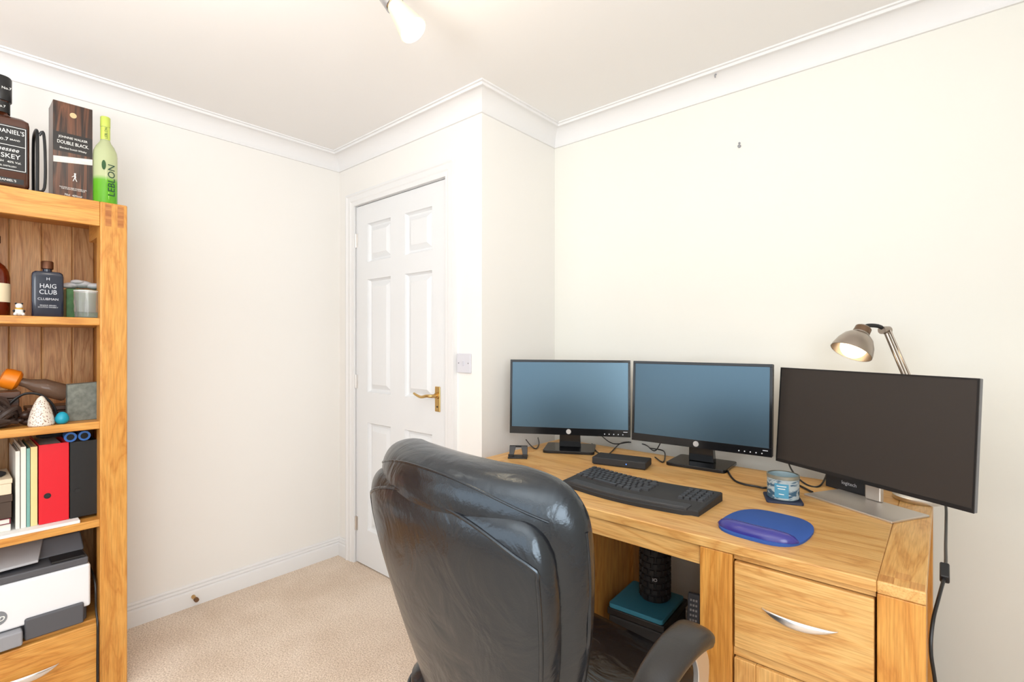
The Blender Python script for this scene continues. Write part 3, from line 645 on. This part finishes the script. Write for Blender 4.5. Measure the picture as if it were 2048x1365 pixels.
# ------------------------------------------------------------------ monitors
def panel_tf(mb, tilt, piv): return mb.tf(Matrix.Translation(piv) @ Matrix.Rotation(tilt, 4, 'X') @ Matrix.Translation(-Vector(piv)))
def monitor_small(x, y, rz, label):
    t = thing('monitor', label, 'monitor', (x, y, DH), rz, 'monitors on the desk'); tl = -R(3); pv = Vector((0,.02,.2))
    w, z0, z1 = .2475, .072, .381
    q = lambda mb: panel_tf(mb, tl, pv)
    put('casing', q(MB().box(-w, w, .003, .022, z0, z1).hexa([(-.18,.022,z0+.03),(.18,.022,z0+.03),(.18,.022,z1-.05),(-.18,.022,z1-.05),(-.14,.05,z0+.06),(.14,.05,z0+.06),(.14,.05,z1-.09),(-.14,.05,z1-.09)])), blackm, t, bev=.003)
    bz = MB().box(-w, w, -.002, .003, z0, z0+.029).box(-w, w, -.002, .003, z1-.010, z1).box(-w, -w+.009, -.002, .003, z0+.029, z1-.010).box(w-.009, w, -.002, .003, z0+.029, z1-.010)
    bz = put('bezel', q(bz), gloss, t, bev=.0008)
    put('screen', q(MB().box(-w+.009, w-.009, 0, .003, z0+.029, z1-.010)), screen_m, t)
    lg = put('badge', q(MB().cyl((0,-.002,z0+.0145), (0,-.0028,z0+.0145), .010, n=28)), silver, bz)
    text('hp', .016, black, lg, (0,.0025,z0+.0145), FY, shear=.25, name='badge_lettering')
    b = MB()
    for k in range(5): b.cyl((w-.03-.018*k,-.002,z0+.010), (w-.03-.018*k,-.0028,z0+.010), .0022, n=10)
    put('buttons', q(b), letter_g, bz)
    put('model_mark', q(MB().box(w-.028, w-.012, -.0024, -.002, z0+.019, z0+.0215)), letter_g, bz)
    put('neck', MB().hexa([(-.045,.05,.012),(.045,.05,.012),(.045,.085,.012),(-.045,.085,.012),(-.04,.04,.16),(.04,.04,.16),(.04,.058,.16),(-.04,.058,.16)]), gloss, t, bev=.003)
    put('stand_base', MB().prism([(x_*.105, .055+y_*.085) for x_, y_ in rrect(1,1,.15)], .0, .012), gloss, t, bev=.002)
    return t
monitor_small(-1.168, 1.7035, R(29), 'black glossy-bezel monitor with blue-tinted screen, nearest the door')
monitor_small(-.677, 1.8005, R(3), 'black glossy-bezel monitor in the middle, above the black keyboard')
t = thing('monitor', 'thin-bezel monitor with brownish dark screen and silver stand, under the lamp', 'monitor', (-.181, 1.707, DH), R(-29.5), 'monitors on the desk')
q = lambda mb: panel_tf(mb, -R(4), Vector((0,.02,.2)))
w, z0, z1 = .2735, .058, .370
put('casing', q(MB().box(-w, w, .002, .014, z0, z1).hexa([(-.2,.014,z0+.02),(.2,.014,z0+.02),(.2,.014,z1-.1),(-.2,.014,z1-.1),(-.17,.04,z0+.04),(.17,.04,z0+.04),(.17,.04,z1-.14),(-.17,.04,z1-.14)])), plain('grey_casing', (.2,.2,.21,1), .4), t, bev=.002)
put('bezel', q(MB().box(-w, w, -.001, .002, z0, z0+.010).box(-w, w, -.001, .002, z1-.004, z1).box(-w, -w+.004, -.001, .002, z0+.010, z1-.004).box(w-.004, w, -.001, .002, z0+.010, z1-.004)), black, t)
put('screen', q(MB().box(-w+.004, w-.004, .0, .002, z0+.010, z1-.004)), screen_d, t)
put('neck', MB().box(-.012, .032, .038, .054, .006, .2), silver_m, t, bev=.004)
put('stand_base', MB().box(-.105, .143, -.085, .058, 0, .006), silver_m, t, bev=.0015)

# ------------------------------------------------------------------ keyboard
kb = thing('keyboard', 'black curved ergonomic keyboard lying on the desk', 'keyboard', (-.700, 1.380, DH), R(-1))
def wave(x): return -.015*math.cos(PI*x/.29)
out = []
for i in range(25):
    x = -.219+.438*i/24; out.append((x, .090+wave(x)*.6))
for i in range(25):
    x = .219-.438*i/24; out.append((x, -.090+wave(x)-(.010 if abs(x) < .19 else 0)))
put('case', MB().loft([[(x, y, 0) for x, y in out], [(x, y, .010+.06*(y+.11)) for x, y in out], [(x*.985, y*.97, .013+.06*(y+.11)) for x, y in out]]), blackm, kb)
o2 = [(x, y) for x, y in [(-.19+.38*i/16, -.060+wave(-.19+.38*i/16)) for i in range(17)]+[(.19-.38*i/16, -.095+wave(.19-.38*i/16)) for i in range(17)]]
put('palm_rest', MB().loft([[(x, y, .012) for x, y in o2], [(x, y, .018) for x, y in o2], [(x*.96, y*.9-.008, .021) for x, y in o2]]), plain('charcoal_rubber', (.035,.035,.037,1), .5, bump=.2, bscale=400), kb)
kmesh = {}
def key(x, y, wd):
    if wd not in kmesh:
        h = wd/2-.0012
        k = MB().hexa([(-h,-.008,0),(h,-.008,0),(h,.008,0),(-h,.008,0),(-h+.002,-.006,.007),(h-.002,-.006,.007),(h-.002,.0065,.007),(-h+.002,.0065,.007)])
        me = mesh_of(k, 'key'); me.materials.append(plain('key_plastic_%d' % int(wd*1e4), (.04,.04,.043,1), .36)); kmesh[wd] = me
    o = bpy.data.objects.new('key', kmesh[wd]); C.objects.link(o); o.parent = kb
    yy = y+wave(x); o.location = (x, yy, .0115+.06*(yy+.11)); o.rotation_euler = (R(3.5), 0, math.atan(.015*PI/.29*math.sin(PI*x/.29)))
U = .0178
rowsk = [(.075, [1]*14), (.056, [1]*13+[1.6]), (.0385, [1.5]+[1]*12+[1.1]), (.0205, [1.8]+[1]*11+[1.8]), (.0025, [2.2]+[1]*10+[2.4]), (-.0155, [1.3,1.3,1.3,5.2,1.3,1.3,1.9])]
for y, ws in rowsk:
    x = -.211
    for k in ws:
        wd = round(U*k, 4); key(x+wd/2, y, wd); x += wd
for i, y in enumerate((.056, .0385, .0205, .0025, -.0155)):
    for j in range(4): key(.135+.0178*j+.009, y, .0178)

# ------------------------------------------------------------------ things on the desk
t = thing('mouse_pad', 'blue mouse pad with a purple gel wrist rest', 'mouse pad', (-.330, 1.335, DH), R(-4))
o = []
for i in range(40):
    a = 2*PI*i/40; c, s = math.cos(a), math.sin(a)
    o.append((.096*math.copysign(abs(c)**.6, c)*(1-.08*max(s, 0)), .115*math.copysign(abs(s)**.7, s)))
put('pad', MB().loft([[(x, y, 0) for x, y in o], [(x, y, .005) for x, y in o], [(x*.985, y*.985, .006) for x, y in o]]), plain('blue_fabric', srgb(42,80,152), .7, bump=.15, bscale=500), t)
rings = []
for i in range(21):
    s = -1+2*i/20; r = .024*max(1-abs(s)**4, .02)**.5
    rings.append([(s*.090, -.083+.014*s*s+r*1.0*math.cos(a), .006+max(r*.85*math.sin(a), 0)) for a in [PI*k/12 for k in range(13)]])
put('wrist_rest', MB().loft(rings), plain('purple_gel', srgb(54,52,130), .2, spec=.6), t)
cs = single('coaster', MB().prism(rrect(.047,.047,.008), 0, .006), plain('navy_coaster', srgb(36,44,66), .5, var=.3, bscale=60), 'dark blue square coaster under the candle tin', 'coaster', (-.352, 1.600, DH), R(20), bev=.001)
t = thing('candle_tin', 'short blue-grey candle tin with pale label on a dark coaster', 'candle', (-.352, 1.603, DH+.006))
put('tin_body', MB().lathe([(.038,0), (.041,.003), (.041,.064), (.0385,.066), (.037,.062), (.037,.050)], n=36, cap=False), plain('grey_blue_tin', srgb(120,140,148), .45), t)
m, N, L, B = newmat('wavy_blue_print')
tc = N.new('ShaderNodeTexCoord'); nz = N.new('ShaderNodeTexNoise'); nz.inputs['Scale'].default_value = 26; nz.inputs['Detail'].default_value = 2; nz.inputs['Distortion'].default_value = 1.2
mp = N.new('ShaderNodeMapping'); mp.inputs['Scale'].default_value = (1, 1, 2.4)
L.new(tc.outputs['Object'], mp.inputs['Vector']); L.new(mp.outputs[0], nz.inputs['Vector'])
rr = N.new('ShaderNodeValToRGB'); rr.color_ramp.elements[0].position = .46; rr.color_ramp.elements[0].color = srgb(62,92,114); rr.color_ramp.elements[1].position = .54; rr.color_ramp.elements[1].color = srgb(168,180,184)
L.new(nz.outputs['Fac'], rr.inputs[0]); L.new(rr.outputs[0], B.inputs['Base Color']); B.inputs['Roughness'].default_value = .6; B.inputs['Specular IOR Level'].default_value = .2
put('patterned_wrap', MB().lathe([(.0415,.003), (.0415,.058)], n=36, cap=False), m, t)
put('wax', MB().lathe([(.0365,.003), (.0365,.050)], n=30), plain('cream_wax', srgb(190,184,164), .6), t)
put('tin_rim', MB().lathe([(.039,.058), (.0425,.059), (.0425,.068), (.039,.068)], n=36, cap=False), plain('tarnished_rim', srgb(150,148,134), .4, .5), t)
lb = MB()
lb.loft([[(.0422*math.cos(a), .0422*math.sin(a), .008) for a in [R(-108+i*5) for i in range(11)]], [(.0422*math.cos(a), .0422*math.sin(a), .048) for a in [R(-108+i*5) for i in range(11)]]], cap=False, closed=False)
lb = put('label', lb, plain('sky_blue_label', srgb(84,148,178), .6, spec=.2), t)
lw = MB()
for zz, a0, a1 in ((.040,-100,-66), (.033,-96,-70), (.018,-92,-74)):
    A = [R(a0+(a1-a0)*i/6) for i in range(7)]
    lw.loft([[(.0424*math.cos(a), .0424*math.sin(a), zz) for a in A], [(.0424*math.cos(a), .0424*math.sin(a), zz+.002) for a in A]], cap=False, closed=False)
put('label_print', lw, letter_w, lb)
# dock and boxes
t = thing('docking_station', 'flat black docking box on the desk between two monitor stands', 'dock', (-.905, 1.665, DH), R(12))
put('body', MB().box(-.10, .10, -.045, .045, .002, .028), blackm, t, bev=.004)
put('foot', MB().box(-.095, .095, -.04, .04, 0, .003), black, t)
put('status_light', MB().cyl((.03,-.045,.014), (.03,-.0458,.014), .002, n=10), plain('blue_led', srgb(70,130,230), .4, emis=1.5), t)
t = thing('webcam_box', 'small dark box with white lettering behind the silver monitor stand', 'box', (-.215, 1.838, DH), R(-29.5))
bb = put('body', MB().box(-.062, .062, -.03, .03, 0, .044), plain('slate_card', srgb(44,46,50), .5), t, bev=.002)
text('logitech', .015, letter_g, bb, (.015,-.0304,.026), FY)
t = thing('phone_stand', 'small black phone stand on the left end of the desk', 'stand', (-1.27, 1.50, DH), R(35))
put('base', MB().box(-.038, .038, -.026, .026, 0, .006), black, t, bev=.002)
put('backrest', MB().hexa([(-.036,.010,.006),(-.018,.010,.006),(-.018,.016,.006),(-.036,.016,.006),(-.036,.026,.040),(-.010,.026,.040),(-.010,.031,.040),(-.036,.031,.040)]).hexa([(.018,.010,.006),(.036,.010,.006),(.036,.016,.006),(.018,.016,.006),(.010,.026,.040),(.036,.026,.040),(.036,.031,.040),(.010,.031,.040)]).box(-.036,.036,.026,.031,.034,.042), black, t, bev=.0015)
put('lip', MB().box(-.036, -.018, -.026, -.021, .006, .018).box(.018, .036, -.026, -.021, .006, .018), black, t, bev=.0015)

# desk lamp
LB = (-.056, 1.850, DH)
t = thing('desk_lamp', 'silver jointed desk lamp, lit, standing behind the monitors', 'lamp', LB)
put('base', MB().lathe([(.058,0), (.060,.003), (.060,.012), (.052,.018), (.015,.024), (.012,.034)], LB, 36), silver, t, True)
E2 = Vector((-.035,1.905,.955)); E1 = Vector((-.136,1.897,1.257)); HT = Vector((-.186,1.835,1.258))
put('lower_arm', MB().cyl((LB[0], LB[1], DH+.03), E2, .006), silver, t, True)
u = (E1-E2).normalized()
ua = put('upper_arm', MB().cyl(E2-u*.01, E1+u*.01, .0065).tube([E2+Vector((.012,-.004,.01)), E1+Vector((.012,-.004,0))], .003), nickel, t, True)
put('elbow', MB().cyl(E1-Vector((.008,.012,0)), E1+Vector((.008,.012,0)), .012).cyl(E2-Vector((.008,.012,0)), E2+Vector((.008,.012,0)), .012), nickel, t, True)
put('head_arm', MB().tube(cr([E1, E1+Vector((-.015,-.02,.012)), HT+Vector((.01,.012,.012)), HT], 5), .006, 10), blackm, t, True)
ha = Vector((-.32,-.42,-.85)).normalized()
put('lamp_shade', MB().lathe([(.010,-.012), (.020,-.008), (.022,.014), (.028,.018), (.040,.030), (.050,.050), (.055,.070), (.056,.080), (.054,.080), (.053,.070), (.047,.050), (.036,.030), (.02,.02)], HT, 36, ha, cap=False), nickel, t, True)
put('shade_cap', MB().lathe([(.001,-.013), (.014,-.012), (.0215,-.006), (.0225,.010)], HT, 28, ha), plain('bronze_cap', srgb(120,96,76), .35, .7), t, True)
put('bulb', MB().ball(HT+ha*.060, .036, n=24), plain('warm_bulb', (1,.80,.52,1), .5, emis=3.2), t, True)

# cables (each its own thing)
def cable(pts, r, label, mat=black, n=8, name='cable'):
    b = MB(); b.tube(cr(pts, n), r, 8); return tag(put(name, b, mat), label, 'cable', 'loose black cables around the desk')
z = DH+.004
g = lambda px, py, zz=z: onz(px, py, zz)
cable([g(1450,932), g(1470,962), g(1515,974), g(1535,976), g(1580,972)+Vector((0,.03,0)), g(1625,985)], .0032, 'black cable snaking across the desk behind the candle tin')
cable([g(1184,888), g(1194,904), g(1215,910), g(1240,888), g(1262,884)], .0026, 'black cable looping beside the left monitor stand')
cable([g(1310,915), g(1325,925), g(1330,915), g(1326,902), g(1300,897)], .0026, 'black cable coiled between the dock and middle monitor stand')
cable([g(1052,880), g(1062,892), g(1072,898), g(1078,888), g(1076,876)], .0026, 'black cable curling at the back left corner of the desk')
cable([g(1195,878)+Vector((0,0,.03)), g(1225,893)+Vector((0,0,.012)), g(1262,885), g(1290,890), g(1310,902), g(1325,892)+Vector((0,0,.03))], .0024, 'black cable rising in a wave above the dock')
cable([g(1570,925)+Vector((0,0,.05)), g(1582,950)+Vector((0,0,.02)), g(1610,968), g(1640,972), g(1655,952)+Vector((0,0,.02)), g(1640,945)+Vector((0,0,.03))], .0028, 'black cable hanging behind the candle tin from the silver-stand monitor')
lc = cable([(-.002,1.80,DH+.022), (.004,1.77,.778), (.004,1.68,.752), (.003,1.55,.742), (.003,1.43,.745), (.002,1.385,.747)], .0032, 'black lamp cable hanging down off the right end of the desk')
put('inline_switch', MB().box(-.008, .008, -.022, .022, -.009, .009).tf(Matrix.Translation((.001,1.362,.744)) @ Matrix.Rotation(R(20), 4, 'X')), black, lc, bev=.003)
b = MB(); b.tube(cr([(.0,1.342,.738), (-.008,1.285,.718), (-.016,1.235,.69), (-.0185,1.212,.645), (-.012,1.22,.58), (.0,1.27,.42), (.008,1.33,.22), (.012,1.42,.05), (.01,1.6,.004), (.0,1.9,.004)], 8), .0032, 8)
put('lower_cable', b, black, lc)

# under the desk
t = thing('storage_crate', 'black box on the carpet inside the kneehole', 'box', (-.80, 1.66, 0), R(3))
put('body', MB().box(-.10, .10, -.105, .115, .0, .262), blackm, t, bev=.008); put('lid', MB().box(-.104, .104, -.109, .119, .2625, .288), black, t, bev=.005)
single('teal_board', MB().prism(rrect(.098,.105,.012), 0, .016), plain('teal_foam', srgb(52,128,154), .6, bump=.2, bscale=300), 'flat teal foam block lying on the black box', 'foam block', (-.80, 1.655, .2885), R(3), bev=.003)
t = thing('foam_roller', 'black knobbly foam roller standing on the teal block', 'foam roller', (-.785, 1.69, .305))
put('core', MB().lathe([(.048,0), (.050,.003), (.050,.327), (.048,.33)], n=32), blackm, t)
b = MB()
for k in range(14):
    for i in range(14):
        a = 2*PI*(i+.5*(k % 2))/14; c = Vector((math.cos(a)*.050, math.sin(a)*.050, .016+k*.0228)); tg = Vector((-math.sin(a), math.cos(a), 0)); n_ = Vector((math.cos(a), math.sin(a), 0))
        P = [c+tg*sx*.0095+Vector((0,0,sz*.0095)) for sx, sz in ((-1,-1), (1,-1), (1,1), (-1,1))]
        b.hexa([p-n_*.004 for p in P]+[c+(p-c)*.75+n_*.005 for p in P])
put('ridges', b, blackm, t)
text('IO', .016, letter_g, t, (.024,-.0535,.085), (PI/2,0,R(22)))
t = thing('speaker_box', 'low black box beside the larger box in the kneehole', 'box', (-.62, 1.76, 0))
put('body', MB().box(-.055, .10, -.07, .09, .008, .20), black, t, bev=.006)
b = MB()
for x in (-.045, .09):
    for y in (-.06, .08): b.cyl((x, y, 0), (x, y, .01), .008)
put('feet', b, blackm, t)
t = thing('remote_control', 'slim dark grey remote control propped upright in the kneehole', 'remote control', (-.66, 1.735, .2005), R(10))
bb = put('body', MB().hexa([(-.022,-.03,0),(.022,-.03,0),(.022,-.014,0),(-.022,-.014,0),(-.020,-.006,.14),(.020,-.006,.14),(.020,.008,.14),(-.020,.008,.14)]), plain('slate_plastic', (.10,.11,.14,1), .4), t, bev=.003)
b = MB()
for k in range(7):
    for j in range(3):
        zz = .02+k*.016; b.box(-.012+j*.009, -.006+j*.009, -.0315+zz*.171, -.029+zz*.171, zz, zz+.007)
put('buttons', b, letter_g, bb)
for k, (pts, lab) in enumerate((([(-.46,1.97,.72), (-.5,1.985,.55), (-.62,1.99,.42), (-.55,2.0,.3), (-.5,2.0,.06), (-.48,1.98,.005)], 'black cable drooping behind the kneehole, nearest the wall'),
                               ([(-.6,1.95,.70), (-.66,1.96,.52), (-.56,1.965,.40), (-.47,1.97,.28), (-.46,1.965,.06), (-.45,1.95,.005)], 'second black cable drooping behind the foam roller'),
                               ([(-.52,1.94,.72), (-.60,1.945,.58), (-.70,1.945,.50), (-.62,1.94,.40), (-.56,1.94,.45), (-.50,1.94,.30), (-.47,1.935,.02)], 'black cable hanging in a loop inside the kneehole, nearest the drawers'))):
    cable(pts, .004, lab)

# ------------------------------------------------------------------ chair
ch = thing('office_chair', 'black leather high-back executive office chair drawn up to the desk', 'chair', (-.650, .868, 0), R(-6))
def lerp_levels(L_, n):
    P = cr([Vector((a, b_, c)) for a, b_, c, d in L_], n); Q = cr([Vector((d, 0, 0)) for a, b_, c, d in L_], n)
    return [(p.x, max(p.y, .005), max(p.z, .004), q.x) for p, q in zip(P, Q)]
def sect(w, t_, yc, z, wrap, e, n=64):
    r = []
    for i in range(n):
        a = 2*PI*i/n; c, s = math.cos(a), math.sin(a)
        x = w*math.copysign(abs(c)**(2/e), c); y = t_*math.copysign(abs(s)**(2/e), s)
        r.append((x, yc+y+wrap*(x/max(w, .1))**2, z))
    return r
# z, half width, half thickness, y centre
ER, EF, WR = 3.6, 2.3, .026
rear = [(.46,.158,.026,-.205), (.55,.184,.032,-.222), (.65,.213,.036,-.244), (.75,.238,.038,-.265), (.83,.251,.038,-.281), (.88,.254,.037,-.290), (.915,.250,.034,-.295), (.940,.238,.028,-.297), (.956,.217,.019,-.297), (.963,.180,.009,-.296)]
frnt = [(.47,.168,.036,-.165), (.55,.195,.050,-.178), (.65,.225,.060,-.196), (.75,.252,.068,-.213), (.84,.268,.076,-.229), (.90,.274,.080,-.239), (.945,.273,.080,-.246), (.975,.263,.073,-.251), (.998,.242,.058,-.254), (1.011,.206,.037,-.256), (1.017,.160,.014,-.257)]
rl = lerp_levels(rear, 4); fl = lerp_levels(frnt, 4)
br = put('backrest', MB().loft([sect(w, t_, yc, z, WR, ER) for z, w, t_, yc in rl]), leath, ch, ang=75)
put('front_cushion', MB().loft([sect(w, t_, yc, z, WR+.008, EF) for z, w, t_, yc in fl]), leath, ch, ang=75)
hd = [(.74,.15,.02,-.150), (.755,.185,.04,-.150), (.80,.205,.050,-.160), (.86,.212,.052,-.175), (.905,.205,.048,-.188), (.93,.18,.036,-.196), (.942,.14,.016,-.20)]
put('head_pillow', MB().loft([sect(w, t_, yc, z, WR+.015, 2.7) for z, w, t_, yc in lerp_levels(hd, 3)]), leath, ch, ang=75)
def surf_pt(P, z, f, wr, e):
    i = min(range(len(P)), key=lambda k: abs(P[k][0]-z)); i = max(min(i, len(P)-2), 1)
    a, b_ = (P[i], P[i+1]) if P[i][0] <= z else (P[i-1], P[i]); k = min(max((z-a[0])/max(b_[0]-a[0], 1e-6), 0), 1)
    w, t_, yc = [a[j]+(b_[j]-a[j])*k for j in (1, 2, 3)]
    return Vector((f*w, yc-t_*max(1-abs(f)**e, 0)**(1/e)+wr*f*f, z))
path = [surf_pt(rl, .5+.02*i, -.965, WR, ER) for i in range(20)]+[surf_pt(rl, .895+.055*(1-(abs(k-10)/10)**3), -.965+1.93*k/20, WR, ER) for k in range(0, 21)]+[surf_pt(rl, .88-.02*i, .965, WR, ER) for i in range(20)]
put('piping', MB().tube(cr(path, 2), .0035, 8), leath, br)
top = [surf_pt(fl, .957+.042*(1-(abs(k-10)/10)**2.6), -.9+1.8*k/20, WR+.008, EF) for k in range(21)]
put('top_seam', MB().tube(cr(top, 2), .0022, 8), leath, br)
for s in (-1, 1):
    P = []
    for i in range(12):
        zz = .52+.038*i; j = min(range(len(fl)), key=lambda k: abs(fl[k][0]-zz)); _, w, t_, yc = fl[j]
        P.append(Vector((s*(w*.996), yc+WR+.008, zz)))
    put('side_seam', MB().tube(cr(P, 3), .0032, 8), leath, br)
# seat
def seat_ring(z, a, b_): return [(x*a, y*b_+.03, z) for x, y in rrect(1, 1, .28, 8)]
put('seat', MB().loft([seat_ring(z, a, b_) for z, a, b_ in ((.385,.20,.20), (.395,.235,.232), (.42,.25,.245), (.455,.255,.25), (.487,.252,.246), (.505,.238,.232), (.516,.205,.20), (.520,.14,.14), (.521,.05,.05))]), leath, ch, ang=70)
put('seat_piping', MB().tube([(x*.256, y*.251+.03, .462) for x, y in rrect(1,1,.28,8)], .005, 8, True), leath, ch)
for s in (-1, 1):
    ox = -.012 if s > 0 else -.045
    pth = cr([(s*(.290+ox),-.12,.53), (s*(.294+ox),-.115,.575), (s*(.298+ox),-.085,.617), (s*(.298+ox),-.035,.65), (s*(.297+ox),.03,.668), (s*(.295+ox),.090,.668), (s*(.293+ox),.130,.656)], 5)
    rings = []
    for i, p in enumerate(pth):
        tg = (pth[min(i+1, len(pth)-1)]-pth[max(i-1, 0)]).normalized(); nn = tg.cross(Vector((1,0,0))).normalized()
        k = i/(len(pth)-1); e = min(1, (1-k)*9+.25)**.5; wd = (.024+.016*k)*e; th = .019*e
        rings.append([p+Vector((1,0,0))*wd*math.copysign(abs(math.cos(a))**.75, math.cos(a))+nn*th*math.copysign(abs(math.sin(a))**.75, math.sin(a)) for a in [2*PI*j/20 for j in range(20)]])
    ar = put('armrest', MB().loft(rings), leath_arm, ch, ang=60)
    pth = cr([(s*(.293+ox),.105,.648), (s*(.298+ox),.125,.59), (s*(.295+ox),.10,.50), (s*.26,.04,.42), (s*.20,.02,.385)], 6)
    put('arm_support', MB().loft([[p+Vector((0,dy,0))+Vector((dx,0,0)) for dx, dy in ((-.006,-.022), (.006,-.022), (.006,.022), (-.006,.022))] for p in pth]), silver_m, ar, bev=.002)
    put('arm_link', MB().tube(cr([(s*(.290+ox),-.12,.535), (s*.275,-.115,.45), (s*.22,-.08,.385)], 5), .012, 10), silver_m, ar)
put('seat_plate', MB().box(-.12, .12, -.1, .14, .355, .386), blackm, ch, bev=.004)
put('back_bracket', MB().tube(cr([(0,-.05,.365), (0,-.17,.37), (0,-.205,.42), (0,-.215,.52)], 5), .022, 12), blackm, ch)
put('gas_column', MB().lathe([(.028,.10), (.028,.24), (.016,.242), (.016,.357)], n=24), black, ch)
put('base_hub', MB().lathe([(.04,.075), (.045,.085), (.042,.115), (.03,.125)], n=24), blackm, ch)
for k in range(5):
    a = R(90+36+72*k); d = Vector((math.cos(a), math.sin(a), 0)); n_ = Vector((-d.y, d.x, 0))
    rings = [[d*r+n_*w*sx+Vector((0,0,z+h*sz)) for sx, sz in ((-1,-1), (1,-1), (.7,1), (-.7,1))] for r, w, z, h in ((.03,.024,.095,.016), (.15,.02,.087,.013), (.25,.016,.076,.010), (.265,.012,.075,.008))]
    lg = put('base_leg', MB().loft(rings), blackm, ch, bev=.003)
    c = d*.248
    for s in (-1, 1):
        put('caster', MB().cyl(c+n_*s*.006+Vector((0,0,.025)), c+n_*s*.022+Vector((0,0,.025)), .025, n=20).cyl(c+Vector((0,0,.03)), c+Vector((0,0,.068)), .007, n=10), black, lg)

# ------------------------------------------------------------------ light
def area(name, loc, rot, sx, sy, e, col):
    l = bpy.data.lights.new(name, 'AREA'); l.shape = 'RECTANGLE'; l.size = sx; l.size_y = sy; l.energy = e; l.color = col
    o = bpy.data.objects.new(name, l); C.objects.link(o); o.location = loc; o.rotation_euler = rot; return o
def point(name, loc, e, col, r=.03):
    l = bpy.data.lights.new(name, 'POINT'); l.energy = e; l.color = col; l.shadow_soft_size = r
    o = bpy.data.objects.new(name, l); C.objects.link(o); o.location = loc; return o
area('window_daylight', ((WX0+WX1)/2, YB-.02, (WZ0+WZ1)/2), (R(90), 0, 0), WX1-WX0-.1, WZ1-WZ0-.1, 17.5, (.92,.97,1))
area('added_side_fill', (XE+.02, (VY0+VY1)/2, (WZ0+WZ1)/2), (R(90), 0, R(90)), VY1-VY0-.1, WZ1-WZ0-.1, 37, (.95,.98,1))  # added fill lamp in the added window, brightens left and return walls
area('added_ceiling_fill', (-.45, -.45, 1.40), (R(180), 0, 0), .5, .5, 31, (1,.99,.97))  # added fill lamp facing up, brightens ceiling and room
point('ceiling_bulb_light', P0+ax*.14, 1.7, (1,.82,.58), .03)
point('ceiling_lamps_out_of_view', (-1.45,.35,2.05), 1.5, (1,.90,.76), .05)
point('desk_lamp_light', HT+ha*.12, .5, (1,.78,.5), .03)
w = bpy.data.worlds.new('World'); S.world = w; w.use_nodes = True
bg = w.node_tree.nodes['Background']; bg.inputs[0].default_value = (.75,.87,1,1); bg.inputs[1].default_value = 1.0

# ------------------------------------------------------------------ camera
cam = bpy.data.cameras.new('camera'); co = bpy.data.objects.new('camera', cam); C.objects.link(co)
cam.sensor_width = 36; cam.lens = F/2048*36; cam.clip_start = .02
co.location = (0, 0, HC); co.rotation_euler = (R(90), 0, YAW); cam.shift_y = 2.5/2048
S.camera = co
